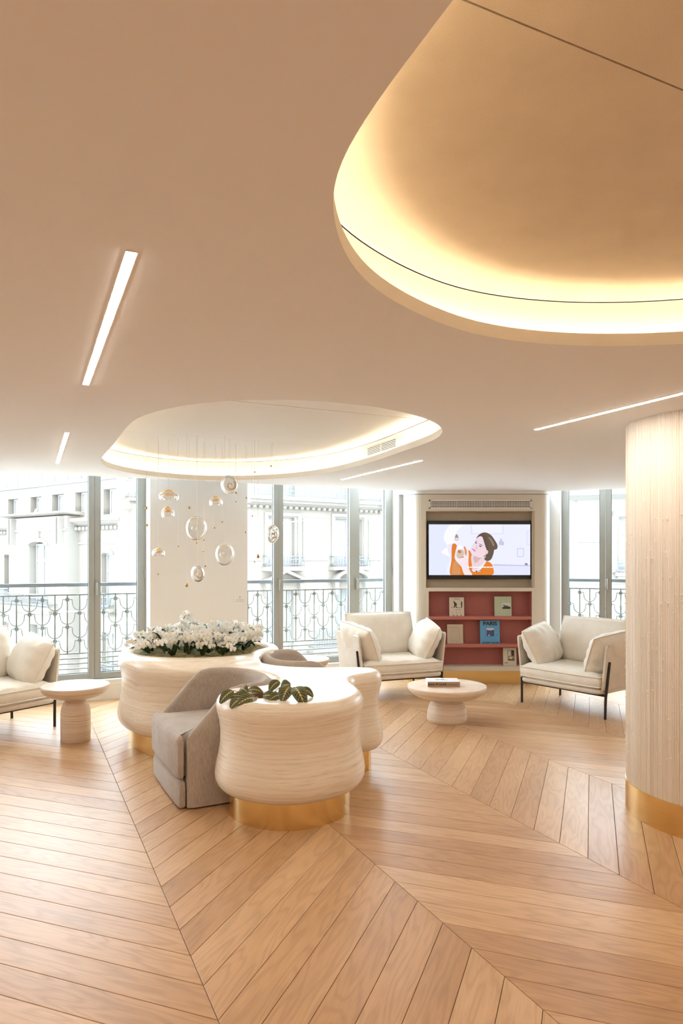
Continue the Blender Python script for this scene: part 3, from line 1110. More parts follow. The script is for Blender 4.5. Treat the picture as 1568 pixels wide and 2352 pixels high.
def arch_top(h, s0, s1, z, rise, y=-0.05, thick=0.14, mat=None):
    """segmental hood over a window"""
    Z = 9.0
    c = (s0 + s1) / 2
    hw = (s1 - s0) / 2
    up = [(c + hw * math.cos(a), z + rise * math.sin(a)) for a in [PI * k / 12 for k in range(13)]]
    lo = [(c + (hw - thick) * math.cos(a), z + (rise - thick * 0.9) * math.sin(a) - 0.02) for a in [PI * k / 12 for k in range(12, -1, -1)]]
    poly = [(x, q + Z) for x, q in up + lo]
    m = MB()
    for i in range(12):
        a, b, c2, d = poly[i], poly[i + 1], poly[24 - i], poly[25 - i]
        m.wallprism([d, c2, b, a], y, 0.3)
    m.build('window_hood', mat or M_STONE2, h)

# stone house with a projecting middle bay, seen beyond the first window
LP, LD = (-8.4, 27.2), (0.808, -0.589)
up = [(-9.15, -8.25, 3.30, 4.24), (-7.18, -6.26, 3.38, 4.24), (-5.43, -4.50, 3.40, 4.26), (-3.67, -2.70, 3.40, 4.26), (-1.67, -0.71, 3.25, 4.29), (-11.1, -10.2, 3.3, 4.24)]
main = [(-9.49, -8.61, -0.5, 1.62), (-1.81, -1.06, -0.5, 1.66)]
low = [(-9.66, -8.70, -3.6, -1.57), (-1.78, -0.98, -3.6, -1.57)]
gr = [(-9.6, -8.7, -6.8, -4.7), (-1.8, -1.0, -6.8, -4.7)]
hl = house('apartment_building', 'cream stone house with projecting middle bay seen through the window beside the cut-off armchair', LP, LD, -14.0, 0.35, -9.0, 4.72, up + main + low + gr)
Z9 = 9.0
for (a, b, c, e) in up:
    f_window(hl, a + 0.12, b, c, e, 0.22, split=(b - a > 1.2))
for (a, b, c, e) in main:
    f_window(hl, a + 0.05, b - 0.05, c, e, 0.2, transom=e - 0.72, split=False)
    arch_top(hl, a - 0.1, b + 0.1, e - 0.05, 0.24)
for (a, b, c, e) in low + gr:
    f_window(hl, a, b, c, e, 0.2, transom=e - 0.55)
MB().box(-14.0, 0.35, -0.12, 0.5, 4.66 + Z9, 4.80 + Z9).build('zinc_band', M_ZINC, hl)
f_cornice(hl, -14.0, -8.02, 2.98, 2.70, 0.45, 2.66)
f_cornice(hl, -3.38, -0.2, 3.13, 2.76, 0.45, 2.70)
MB().box(-14.0, -8.02, -0.05, 0, 2.22 + Z9, 2.32 + Z9).build('string_course', M_STONE2, hl)
MB().box(-3.38, -0.2, -0.05, 0, 2.05 + Z9, 2.15 + Z9).build('string_course', M_STONE2, hl)
# bay
bay_open = (-6.32, -4.86)
b0, b1, bp = -8.02, -3.38, -0.55
m = MB()
m.box(b0, bay_open[0], bp, 0, -9 + Z9, 3.25 + Z9).box(bay_open[1], b1, bp, 0, -9 + Z9, 3.25 + Z9)
m.box(bay_open[0], bay_open[1], bp, 0, 2.16 + Z9, 3.25 + Z9).box(bay_open[0], bay_open[1], bp, 0, -1.45 + Z9, -0.7 + Z9)
m.box(bay_open[0], bay_open[1], bp, 0, -4.6 + Z9, -3.65 + Z9).box(bay_open[0], bay_open[1], bp, 0, -9 + Z9, -6.8 + Z9)
m.build('bay', M_STONE2, hl)
def shifted_window(a, b, c, e, tr):
    w = f_window(hl, a, b, c, e, -0.3, transom=tr)
shifted_window(-6.2, -4.98, -0.7, 2.1, 1.35)
shifted_window(-6.1, -4.98, -3.6, -1.5, -2.0)
shifted_window(-6.1, -4.98, -6.8, -4.65, -5.2)
arch_top(hl, -6.42, -4.76, 2.02, 0.33, bp - 0.10, 0.16)
f_cornice(hl, -8.45, -3.0, 3.42, 3.25, 0.95)
MB().box(b0, b1, bp - 0.06, bp, 2.62 + Z9, 2.72 + Z9).build('string_course', M_STONE, hl)
MB().box(-5.75, -5.43, bp - 0.10, bp, 2.32 + Z9, 2.70 + Z9).build('keystone', M_STONE2, hl)
for s in (-7.75, -7.5, -3.95, -3.7):
    MB().wallprism([(s - 0.07, 3.2 + Z9), (s + 0.07, 3.2 + Z9), (s + 0.05, 2.05 + Z9), (s - 0.05, 2.05 + Z9)][::-1], bp - 0.22, bp).build('console', M_STONE2, hl)
f_balcony(hl, -9.88, -8.3, -0.50, 0.06, 0.45)
hb = f_balcony(hl, -8.02, -4.1, -0.62, -0.08, 1.0)
f_balcony(hl, -1.85, -0.72, -0.54, 0.05, 0.45)
f_balcony(hl, -1.95, -0.5, -3.6, -2.75, 0.45)
MB().tube([(0.02, -0.08, -9 + Z9), (0.02, -0.08, 3.0 + Z9)], 0.05, 8).build('downpipe', M_STONE2, hl, smooth=60)
# roof terrace with glazed screen
rt = MB().box(-14.0, 0.35, 1.6, 1.9, 4.8 + Z9, 6.2 + Z9).build('roof_terrace_wall', M_STONE2, hl)
for i in range(14):
    s = -13.5 + i * 1.02
    MB().box(s - 0.03, s + 0.03, 0.02, 0.08, 4.8 + Z9, 5.95 + Z9).build('terrace_post', M_ZINC, hl)
MB().box(-13.6, 0.3, 0.02, 0.08, 5.93 + Z9, 5.99 + Z9).build('terrace_rail', M_ZINC, hl)

# white stone house with pediments, seen through the middle window
MP, MD = (-2.63, 31.0), (0.829, 0.559)
wins = [(-0.72, 0.60, 1.05, 3.30), (2.84, 4.40, 1.05, 3.34)]
lows = [(-0.70, 0.55, -3.0, 0.03), (2.87, 4.40, -3.0, -0.03)]
tops = [(-0.7, 0.6, 4.2, 6.5), (2.84, 4.4, 4.2, 6.5), (-4.6, -3.3, 4.2, 6.5)]
hm = house('apartment_building', 'white stone house with triangular and curved window pediments seen between pier and bookshelf', MP, MD, -7.25, 5.55, -9.0, 8.0, wins + lows + tops)
for (a, b, c, e) in wins:
    f_window(hm, a, b, c, e, 0.25, blind=True, transom=e - 0.6)
for (a, b, c, e) in lows:
    f_window(hm, a, b, c, e, 0.25, transom=e - 0.75)
for (a, b, c, e) in tops:
    f_window(hm, a, b, c, e, 0.25)
MB().box(-1.95, 5.55, -0.75, 0, 4.02 + Z9, 4.18 + Z9).build('balcony', M_STONE2, hm)
f_cornice(hm, -1.95, 5.55, 4.02, 3.72, 0.55, 3.74, 0.30)
g = MB()
for z in (4.26, 4.44, 5.05):
    g.box(-1.95, 5.55, -0.70, -0.67, z - 0.015 + Z9, z + 0.015 + Z9)
for i in range(60):
    s = -1.9 + i * 0.125
    g.box(s - 0.009, s + 0.009, -0.695, -0.675, 4.18 + Z9, 5.05 + Z9)
    if i % 3 == 0:
        g.tube([(s + 0.10 * math.cos(k * PI / 4), -0.685, 4.44 + 0.07 * math.sin(k * PI / 4) + Z9) for k in range(5)], 0.012, 4)
g.build('balcony_grille', M_FIRON, hm)
for (s0, s1, zt) in ((-0.96, 0.90, 3.50), (2.58, 4.60, 3.56)):
    m = MB().box(s0, s0 + 0.16, -0.09, 0, 1.1 + Z9, zt + Z9).box(s1 - 0.16, s1, -0.09, 0, 1.1 + Z9, zt + Z9).box(s0 + 0.16, s1 - 0.16, -0.09, 0, zt - 0.14 + Z9, zt + Z9)
    m.build('window_surround', M_STONE2, hm)
for a, b in ((-1.95, -1.1), (1.02, 2.42), (4.75, 5.5)):
    MB().box(a, b, -0.045, 0, 1.35 + Z9, 3.30 + Z9).build('wall_panel', M_STONE2, hm)
f_balcony(hm, -1.0, 0.9, 1.09, 1.55, 0.35, 0.05, 0.14)
f_balcony(hm, 2.53, 4.6, 1.07, 1.53, 0.35, 0.05, 0.14)
for a, b in ((-1.1, 0.98), (2.43, 4.65)):
    MB().box(a, b, -0.48, 0, 0.90 + Z9, 1.05 + Z9).build('ledge', M_STONE2, hm)
# triangular pediment
m = MB()
m.wallprism([(-1.2, 0.45 + Z9), (-0.05, 0.96 + Z9), (-0.05, 0.82 + Z9), (-0.95, 0.45 + Z9)][::-1], -0.45, 0)
m.wallprism([(1.12, 0.45 + Z9), (0.87, 0.45 + Z9), (-0.05, 0.82 + Z9), (-0.05, 0.96 + Z9)][::-1], -0.45, 0)
m.build('pediment', M_STONE2, hm)
MB().box(-1.2, 1.12, -0.40, 0, 0.36 + Z9, 0.46 + Z9).build('ledge', M_STONE2, hm)
arch_top(hm, 2.6, 4.6, 0.46, 0.50, -0.45, 0.16)
MB().box(2.35, 4.83, -0.40, 0, 0.36 + Z9, 0.46 + Z9).build('ledge', M_STONE2, hm)
for s in (-1.0, 0.75, 2.65, 4.4):
    MB().wallprism([(s - 0.02, 0.36 + Z9), (s + 0.22, 0.36 + Z9), (s + 0.18, -0.25 + Z9), (s + 0.03, -0.25 + Z9)][::-1], -0.28, 0).build('console', M_STONE2, hm)
f_balcony(hm, 1.35, 3.2, -2.72, -1.9, 0.5, 0.16, 0.14)
f_cornice(hm, -7.25, 5.55, -3.0, -3.3, 0.5)
f_balcony(hm, -7.05, -6.0, 3.80, 4.52, 0.5, 0.1, 0.12)
f_cornice(hm, -7.25, -5.9, 3.7, 3.35, 0.45)
f_balcony(hm, -6.35, -5.6, 1.0, 1.9, 0.4, 0.1, 0.12)
f_cornice(hm, -6.6, -5.3, 0.62, 0.30, 0.4)
MB().box(5.55, 6.3, 0.0, 0.5, 0, 17).build('party_wall', M_STONE2, hm)

# pale house beyond the column window
RP, RD = (10.5, 27.0), (0.9272, -0.3746)
ro = [(0.36, 1.5, 0.9, 3.05), (0.36, 1.5, -2.6, -0.4), (4.2, 5.4, 0.9, 3.05), (4.2, 5.4, -2.6, -0.4)]
hr = house('apartment_building', 'pale smooth stone house with one balcony seen beside the ribbed column', RP, RD, -1.17, 9.0, -9.0, 6.5, ro, M_STONE3)
for (a, b, c, e) in ro:
    f_window(hr, a, b, c, e, 0.25, transom=e - 0.6)
    f_balcony(hr, a - 0.05, b + 0.05, c, c + 0.42, 0.35, 0.12, 0.3)
f_cornice(hr, -1.5, 9.0, 4.04, 3.78, 0.4, mat=M_STONE3)
MB().box(0.10, 0.30, -0.06, 0, 0.9 + Z9, 3.3 + Z9).build('window_surround', M_STONE3, hr)
MB().box(0.10, 1.8, -0.06, 0, 3.1 + Z9, 3.3 + Z9).build('window_surround', M_STONE3, hr)
for z in (-1.2, 0.45, 2.1):
    MB().box(-1.17, 9.0, -0.03, 0, z + Z9, z + 0.05 + Z9).build('string_course', M_STONE3, hr)
MB().add([(-1.17, 0, 0), (-2.6, 1.5, 0), (-2.6, 1.5, 15.5), (-1.17, 0, 15.5)], [(0, 1, 2, 3)]).add([(-2.6, 1.5, 0), (-2.6, 6, 0), (-2.6, 6, 15.5), (-2.6, 1.5, 15.5)], [(0, 1, 2, 3)]).build('chamfer_wall', M_STONE3, hr)

# ---------------------------------------------------------------- ribbed column
def reeded(name):
    m, nt, b = new_mat(name)
    tc = node(nt, 'ShaderNodeTexCoord')
    mp = node(nt, 'ShaderNodeMapping')
    mp.inputs['Scale'].default_value = (55, 55, 0.6)
    nt.links.new(tc.outputs['Object'], mp.inputs[0])
    n1 = node(nt, 'ShaderNodeTexNoise', in_Scale=1.0, in_Detail=3.0)
    nt.links.new(mp.outputs[0], n1.inputs['Vector'])
    r = node(nt, 'ShaderNodeValToRGB')
    r.color_ramp.elements[0].position = 0.3
    r.color_ramp.elements[0].color = (0.79, 0.70, 0.59, 1)
    r.color_ramp.elements[1].position = 0.68
    r.color_ramp.elements[1].color = (0.89, 0.82, 0.72, 1)
    nt.links.new(n1.outputs['Fac'], r.inputs[0])
    nt.links.new(r.outputs[0], b.inputs['Base Color'])
    b.inputs['Roughness'].default_value = 0.6
    return m
M_REED = reeded('reeded_plaster')
CC, CR = (2.2, 4.0), 0.505
col = thing('column', 'round cream column of fine vertical ribs with brass base', 'column', (CC[0], CC[1], 0))
rnd = random.Random(7)
NR = 250
vs, fs = [], []
ang = []
for i in range(NR):
    a = 2 * PI * (i + rnd.uniform(-0.25, 0.25)) / NR
    w = 2 * PI / NR
    dp = rnd.uniform(0.002, 0.0065)
    ang += [(a, CR - dp), (a + 0.22 * w, CR - 0.001), (a + 0.5 * w, CR + rnd.uniform(0, 0.0025)), (a + 0.78 * w, CR - 0.001)]
ang.sort()
n = len(ang)
loops = [[((r) * math.cos(a), (r) * math.sin(a), z) for a, r in ang] for z in (0.17, 0.9, 1.6, CEIL + 0.0)]
MB().rings(loops).build('ribbed_shaft', M_REED, col, smooth=25)
MB().lathe([(CR + 0.004, 0.0), (CR + 0.004, 0.172), (CR - 0.01, 0.174)], 96, cap0=False, cap1=False).build('brass_base', M_BRASS, col, smooth=40)
m = MB()
for i in range(330):
    a = rnd.uniform(PI * 0.75, PI * 1.75)
    z = rnd.triangular(0.2, 1.95, 1.3)
    h, w = rnd.uniform(0.006, 0.020), rnd.uniform(0.002, 0.004)
    c = Vector((math.cos(a), math.sin(a), 0))
    t = Vector((-math.sin(a), math.cos(a), 0))
    if rnd.random() < 0.3:
        h, w = 0.004, rnd.uniform(0.005, 0.010)
    p = c * (CR + 0.001) + Vector((0, 0, z))
    m.add([p - t * w, p + t * w, p + t * w + Vector((0, 0, h)), p - t * w + Vector((0, 0, h)), p + c * 0.007 + Vector((0, 0, h * 0.3)), p + c * 0.005 + Vector((0, 0, h * 0.8))],
          [(0, 1, 4), (1, 2, 5, 4), (2, 3, 5), (3, 0, 4, 5)])
stuff(m.build('plaster_drips', plain('plaster_drip', (0.90, 0.84, 0.75, 1), 0.5), col))

# ---------------------------------------------------------------- wall cabinet with television and shelves
CY = 8.12
cab = thing('media_cabinet', 'cream wall cabinet with curved sides, television niche and terracotta shelves', 'cabinet', (1.62, CY, 0))
X0, X1 = -0.625, 0.66
def side_panel(sign, x):
    e = 0.0 if sign < 0 else 0.05
    pts = [(x, 0.0), (x + sign * (0.07 + e * 0.5), 0.0), (x + sign * (0.12 + e * 0.7), 0.03), (x + sign * (0.155 + e * 0.8), 0.09), (x + sign * (0.18 + e * 0.9), 0.17), (x + sign * (0.225 + e), 0.42)]
    P = spline(pts, 20, closed=False)
    back = [(p.x - sign * 0.015, p.y + 0.02) for p in P][::-1]
    poly = [(p.x, p.y) for p in P] + back
    m = MB()
    n = 20
    for i in range(n - 1):
        q = [tuple(P[i]), tuple(P[i + 1]), (P[i + 1].x - sign * 0.02, P[i + 1].y + 0.02), (P[i].x - sign * 0.001, P[i].y + 0.02)]
        m.prism(q if sign > 0 else q[::-1], 0.155, 2.243)
    m.build('side_panel', M_CAB, cab, smooth=40)
    m = MB()
    Q = [(p.x, p.y + 0.004) for p in P]
    for i in range(n - 1):
        q = [Q[i], Q[i + 1], (Q[i + 1][0] - sign * 0.03, Q[i + 1][1] + 0.03), (Q[i][0], Q[i][1] + 0.03)]
        m.prism(q if sign > 0 else q[::-1], 2.243, 2.249)
    m.build('top_shadow_gap', M_DARK, cab)
    m = MB()
    for i in range(n - 1):
        q = [Q[i], Q[i + 1], (Q[i + 1][0] - sign * 0.03, Q[i + 1][1] + 0.03), (Q[i][0], Q[i][1] + 0.03)]
        m.prism(q if sign > 0 else q[::-1], 2.249, CEIL)
    m.build('ceiling_filler', M_CEIL, cab)
    m = MB()
    for i in range(n - 1):
        q = [(P[i].x, P[i].y + 0.03), (P[i + 1].x, P[i + 1].y + 0.03), (P[i + 1].x - sign * 0.03, P[i + 1].y + 0.06), (P[i].x, P[i].y + 0.06)]
        m.prism(q if sign > 0 else q[::-1], 0.0, 0.155)
    m.build('plinth', M_BRASS, cab, smooth=40)
side_panel(-1, X0)
side_panel(1, X1)
MB().box(X0, X1, 0.004, 0.03, 2.243, 2.249).build('top_shadow_gap', M_DARK, cab)
MB().box(X0, X1, 0.004, 0.03, 2.249, CEIL).build('ceiling_filler', M_CEIL, cab)
MB().box(X0, X1, 0.0, 0.03, 2.05, 2.243).build('top_panel', M_CAB, cab)
MB().box(X0, X1, 0.03, 0.40, 0.0, 0.155).build('plinth', M_BRASS, cab)
MB().box(X0, X1, 0.40, 0.44, 0.0, 2.248).build('back_panel', M_CABIN, cab)
# television niche
MB().box(X0, X0 + 0.004, 0.0, 0.40, 1.14, 2.05).box(X1 - 0.03, X1, 0.0, 0.40, 1.14, 2.05).build('niche_side', M_CABIN, cab)
MB().box(X0 + 0.004, X1 - 0.03, 0.10, 0.12, 1.14, 2.05).build('niche_back', M_CABIN, cab)
MB().box(X0 + 0.004, X1 - 0.03, 0.0, 0.10, 2.040, 2.05).build('niche_top', M_CABIN, cab)
# shelf unit
m = MB()
m.box(X0, X1, -0.004, 0.40, 1.098, 1.14).box(X0, X1, -0.004, 0.40, 0.158, 0.212).box(X0, X0 + 0.034, -0.004, 0.40, 0.212, 1.098).box(X1 - 0.034, X1, -0.004, 0.40, 0.212, 1.098)
m.build('shelf_frame', M_CAB, cab)
IX0, IX1 = X0 + 0.034, X1 - 0.034
MB().box(IX0, IX1, 0.15, 0.17, 0.212, 1.098).build('shelf_back', M_TERRA, cab)
MB().box(IX0, IX0 + 0.004, 0.01, 0.15, 0.212, 1.098).build('shelf_lining', M_TERRA, cab)
MB().box(IX1 - 0.004, IX1, 0.01, 0.15, 0.212, 1.098).build('shelf_lining', M_TERRA, cab)
MB().box(IX0, IX1, 0.01, 0.15, 1.093, 1.098).build('shelf_lining', M_TERRA, cab)
SH = (0.763, 0.436)
for z in SH:
    MB().box(IX0 + 0.004, IX1 - 0.004, 0.012, 0.15, z, z + 0.038).build('shelf', M_TERRA2, cab)
# grille of the top panel
vg = thing('air_vent', 'long white air vent grille above the television', 'vent', (1.62 + 0.017, CY - 0.004, 2.125))
hw, hh = 0.605, 0.052
m = MB()
m.box(-hw, hw, -0.008, 0.002, hh - 0.016, hh).box(-hw, hw, -0.008, 0.002, -hh, -hh + 0.016)
m.box(-hw, -hw + 0.016, -0.008, 0.002, -hh, hh).box(hw - 0.016, hw, -0.008, 0.002, -hh, hh)
m.build('frame', M_TRIM, vg)
MB().box(-hw + 0.01, hw - 0.01, 0.001, 0.003, -hh + 0.01, hh - 0.01).build('backing', M_DARK, vg)
m = MB()
for i in range(3):
    z = -hh + 0.016 + (i + 1) * (2 * hh - 0.032) / 4
    m.box(-hw + 0.014, hw - 0.014, -0.006, -0.001, z - 0.004, z + 0.004)
for i in range(60):
    x = -hw + 0.016 + (i + 0.5) * (2 * hw - 0.032) / 60
    w = 0.0045 if i % 15 == 0 else 0.0032
    m.box(x - w, x + w, -0.006, -0.001, -hh + 0.014, hh - 0.014)
stuff(m.build('grid', M_TRIM, vg))

# television: crop units of 0.000916 m, origin in the middle of the screen
tv = thing('television', 'flat television showing a woman in orange raising a glass', 'television', (1.62 + 0.012, CY + 0.03, 1.587))
link('body', rbox_mesh('body', 1.226, 0.05, 0.695, 0.006, 2), M_TVB, tv, (0, 0.02, 0))
U = 0.000916
def sxy(x, y):
    return ((x - 793) * U, (470 - y) * U)
scr = MB()
a, b = sxy(140, 795), sxy(1450, 140)
scr.box(a[0], b[0], -0.0062, -0.004, a[1], b[1])
screen = scr.build('screen', emit('screen_backdrop', srgb(226, 228, 252), 1.0), tv)
def shape(name, pts, col, layer, smooth=True, n=None):
    P = [Vector(sxy(*p)) for p in pts]
    if smooth:
        P = spline(P, max(24, len(P) * 5))
    if area2(P) < 0:
        P.reverse()
    ax0, ax1, az0, az1 = a[0], b[0], a[1], b[1]
    P = [Vector((min(max(p.x, ax0), ax1), min(max(p.y, az0), az1))) for p in P]
    V, F = fill(P)
    y = -0.0062 - 0.00025 * layer
    key = 'screen_%d_%d_%d' % col
    mt = MATS.get(key) or emit(key, srgb(*col), 1.0)
    mt.cycles.emission_sampling = 'NONE'
    return MB().add([(p.x, y, p.y) for p in V], [tuple(f) for f in F]).build(name, mt, screen)
def oval(cx, cy, rx, ry, rot=0.0, n=14):
    return [(cx + rx * math.cos(t) * math.cos(rot) - ry * math.sin(t) * math.sin(rot), cy + rx * math.cos(t) * math.sin(rot) + ry * math.sin(t) * math.cos(rot)) for t in [2 * PI * k / n for k in range(n)]]
shape('picture_wall_shade', [(140, 140), (400, 140), (330, 300), (380, 420), (430, 570), (360, 700), (380, 795), (140, 795)], (217, 223, 250), 1, False)
shape('picture_wall_panel', [(680, 150), (1105, 150), (1105, 268), (680, 268)], (214, 215, 246), 1, False)
shape('picture_wall_panel', [(700, 142), (1088, 142), (1088, 255), (700, 255)], (230, 230, 253), 2, False)
shape('picture_frame', [(1278, 448), (1368, 448), (1366, 562), (1276, 562)], (196, 196, 230), 1, False)
shape('picture_frame_inside', [(1288, 458), (1358, 458), (1356, 552), (1286, 552)], (226, 226, 252), 2, False)
shape('picture_frame', [(1405, 225), (1450, 225), (1450, 405), (1405, 405)], (208, 210, 244), 1, False)
shape('picture_frame_inside', [(1413, 233), (1450, 233), (1450, 397), (1413, 397)], (224, 226, 252), 2, False)
shape('picture_figurine', [(1045, 400), (1055, 350), (1075, 315), (1085, 350), (1108, 370), (1105, 408)], (192, 188, 222), 1)
shape('picture_shelf_line', [(975, 655), (1450, 668), (1450, 680), (975, 672)], (186, 186, 222), 1, False)
shape('picture_counter', [(975, 672), (1450, 680), (1450, 795), (975, 795)], (218, 220, 248), 1, False)
shape('picture_logo', [(1380, 640), (1418, 645), (1415, 668), (1380, 665)], (120, 118, 150), 3, False)
shape('picture_ornament', [(480, 345), (478, 300), (498, 265), (520, 300), (520, 345)], (140, 135, 128), 3)
shape('picture_ornament', [(480, 345), (480, 312), (520, 312), (520, 348)], (214, 206, 196), 4, False)
shape('picture_sleeve', [(300, 500), (375, 420), (330, 320), (370, 200), (450, 142), (580, 142), (500, 230), (465, 330), (500, 405), (440, 400), (432, 560), (380, 545)], (238, 238, 253), 2)
shape('picture_arm', [(375, 420), (440, 400), (432, 570), (410, 548)], (226, 222, 246), 3)
shape('picture_shirt', [(440, 400), (500, 405), (482, 500), (478, 590), (560, 690), (610, 795), (420, 795), (432, 600)], (214, 118, 32), 4)
shape('picture_shirt', [(655, 470), (700, 545), (720, 640), (700, 742), (790, 738), (870, 640), (882, 612), (940, 640), (968, 690), (955, 795), (690, 795), (640, 700), (640, 600)], (220, 122, 30), 4)
shape('picture_shirt_fold', [(455, 640), (490, 610), (530, 680), (545, 790), (440, 790)], (206, 140, 84), 5)
shape('picture_neck', [(700, 530), (860, 500), (872, 600), (800, 690), (722, 742), (692, 640)], (226, 202, 208), 5)
shape('picture_neck_shade', [(720, 555), (850, 545), (800, 590), (740, 640)], (206, 172, 172), 6)
shape('picture_hair', [(752, 325), (790, 270), (860, 243), (935, 272), (985, 335), (1027, 412), (1015, 462), (985, 468), (972, 525), (940, 595), (885, 612), (850, 575), (868, 520), (890, 400), (830, 300)], (92, 76, 66), 6)
shape('picture_face', [(760, 318), (800, 292), (838, 310), (868, 380), (885, 440), (884, 500), (850, 560), (785, 568), (705, 530), (676, 478), (690, 428), (718, 385), (742, 350)], (228, 208, 222), 7)
shape('picture_cheek', [(770, 440), (850, 440), (868, 500), (820, 545), (765, 520)], (234, 204, 212), 8)
shape('picture_fringe', [(752, 322), (800, 268), (850, 262), (890, 330), (905, 420), (895, 485), (875, 440), (850, 360), (828, 300), (790, 296)], (84, 68, 58), 8)
shape('picture_hair_highlight', [(905, 300), (950, 330), (985, 400), (970, 420), (940, 360)], (140, 118, 100), 8)
shape('picture_eye', oval(748, 378, 15, 7, 0.5), (70, 60, 70), 9)
shape('picture_eye', oval(803, 422, 18, 7, 0.45), (70, 60, 70), 9)
shape('picture_eyebrow', [(735, 352), (755, 352), (764, 364), (748, 358)], (120, 96, 90), 9)
shape('picture_eyebrow', [(785, 388), (815, 398), (838, 418), (812, 408)], (120, 96, 90), 9)
shape('picture_nose', [(756, 390), (752, 440), (735, 452), (748, 462), (764, 448)], (206, 178, 190), 9)
shape('picture_mouth', [(696, 452), (720, 462), (748, 490), (720, 482)], (196, 110, 140), 9)
shape('picture_ear', oval(884, 500, 20, 28, 0.3), (230, 196, 196), 10)
shape('picture_earring', oval(857, 552, 14, 25), (238, 232, 226), 11)
shape('picture_earring_hole', oval(856, 552, 8, 18), (150, 128, 112), 12)
shape('picture_hand', [(470, 570), (500, 520), (560, 470), (600, 430), (632, 440), (655, 520), (650, 620), (660, 720), (700, 795), (605, 795), (560, 690), (520, 620)], (236, 218, 226), 11)
shape('picture_glass', oval(545, 520, 48, 62, 0.3), (196, 184, 176), 12)
shape('picture_glass_shine', oval(548, 440, 36, 30), (240, 240, 248), 12)
shape('picture_glass_liquid', oval(535, 492, 26, 20, 0.4), (206, 112, 52), 13)
shape('picture_glass_liquid', oval(560, 575, 36, 10, -0.5), (214, 110, 42), 13)
shape('picture_finger', [(588, 430), (606, 428), (628, 480), (622, 545), (605, 520), (600, 470)], (206, 138, 96), 13)
shape('picture_finger', [(480, 575), (520, 585), (575, 570), (590, 585), (540, 612), (495, 600)], (240, 222, 230), 14)
for (x0, x1) in ((640, 662), (668, 700), (705, 735), (742, 770), (776, 812), (818, 826), (832, 880), (886, 922), (928, 964)):
    shape('picture_subtitle', [(x0, 686), (x1, 686), (x1, 700), (x0, 700)], (246, 240, 238), 14, False)
shape('picture_caption_bar', [(745, 738), (820, 738), (820, 757), (745, 757)], (60, 50, 50), 13, False)
shape('picture_caption_bar', [(760, 744), (814, 744), (814, 753), (760, 753)], (246, 240, 238), 14, False)

# ---------------------------------------------------------------- books
def book(name, label, x, z, w, h, th, col, lean=0.10, y=CY + 0.055, cover=None):
    """standing, leaning against the shelf back, cover to the room"""
    t = thing(name, label, 'book', (x, y, z))
    t.rotation_euler = (-lean, 0, 0)
    mt = cover or plain('book_cover_%d_%d_%d' % col, srgb(*col), 0.55, mottle=0.03, mscale=20)
    m = MB().box(-w / 2, w / 2, 0, 0.002, 0, h).box(-w / 2, w / 2, th - 0.002, th, 0, h).box(-w / 2, -w / 2 + 0.002, 0.002, th - 0.002, 0, h)
    cv = m.build('cover', mt, t)
    MB().box(-w / 2 + 0.002, w / 2 - 0.003, 0.002, th - 0.002, 0.003, h - 0.003).build('pages', M_PAPER, t)
    return t, cv

def print_on(cv, pts, col, layer=1, smooth=False, name='print'):
    P = [Vector(p) for p in pts]
    if smooth:
        P = spline(P, len(P) * 5)
    if area2(P) < 0:
        P.reverse()
    V, F = fill(P)
    key = 'ink_%d_%d_%d' % col
    mt = MATS.get(key) or plain(key, srgb(*col), 0.6)
    return MB().add([(p.x, -0.0004 * layer, p.y) for p in V], [tuple(f) for f in F]).build(name, mt, cv)

def rect(x0, x1, z0, z1):
    return [(x0, z0), (x1, z0), (x1, z1), (x0, z1)]

def letter(cv, body, size, x, z, col, bold=0.0, sx=1.0):
    me = text_mesh(body, size, bold)
    key = 'ink_%d_%d_%d' % col
    mt = MATS.get(key) or plain(key, srgb(*col), 0.6)
    o = link('lettering', me, mt, cv, (x, -0.0008, z), (PI / 2, 0, 0))
    o.scale = (sx, 1, 1)
    return o

px = 8.17 / 1580
def bx(u):
    return (u - 784) * px
# white book with two drawn figures
t, cv = book('book', 'white cover book with two black ink figures on the top shelf', bx(1049), SH[0] + 0.038, 34 * px, 43 * px, 0.018, (214, 204, 188))
k = 34 * px / 195
def b1(x, y):
    return ((x - 460) * k, (380 - y) * k)
INK = (58, 54, 48)
print_on(cv, [b1(*p) for p in ((415, 180), (432, 190), (460, 215), (465, 235), (450, 245), (470, 265), (455, 268), (440, 250), (432, 268), (422, 265), (428, 225))], INK, name='ink_figure')
print_on(cv, [b1(*p) for p in ((512, 185), (525, 190), (538, 205), (530, 225), (536, 245), (525, 270), (516, 262), (522, 245), (512, 225), (520, 205))], INK, name='ink_figure')
print_on(cv, [b1(*p) for p in ((385, 262), (530, 268), (530, 273), (385, 267))], (110, 104, 96), name='ink_line')
print_on(cv, [b1(*p) for p in ((430, 150), (498, 150), (498, 162), (430, 162))], (176, 168, 156), name='ink_line')
print_on(cv, [b1(*p) for p in ((440, 294), (525, 294), (525, 299), (440, 299))], (150, 143, 132), name='ink_line')
for xx in (415, 466, 517):
    print_on(cv, [b1(*p) for p in ((xx - 8, 378), (xx, 360), (xx + 8, 378))], INK, name='ink_figure')
    print_on(cv, [b1(*p) for p in ((xx - 12, 362), (xx - 12, 312), (xx - 9, 312), (xx - 9, 362))], (140, 134, 124), name='ink_line')
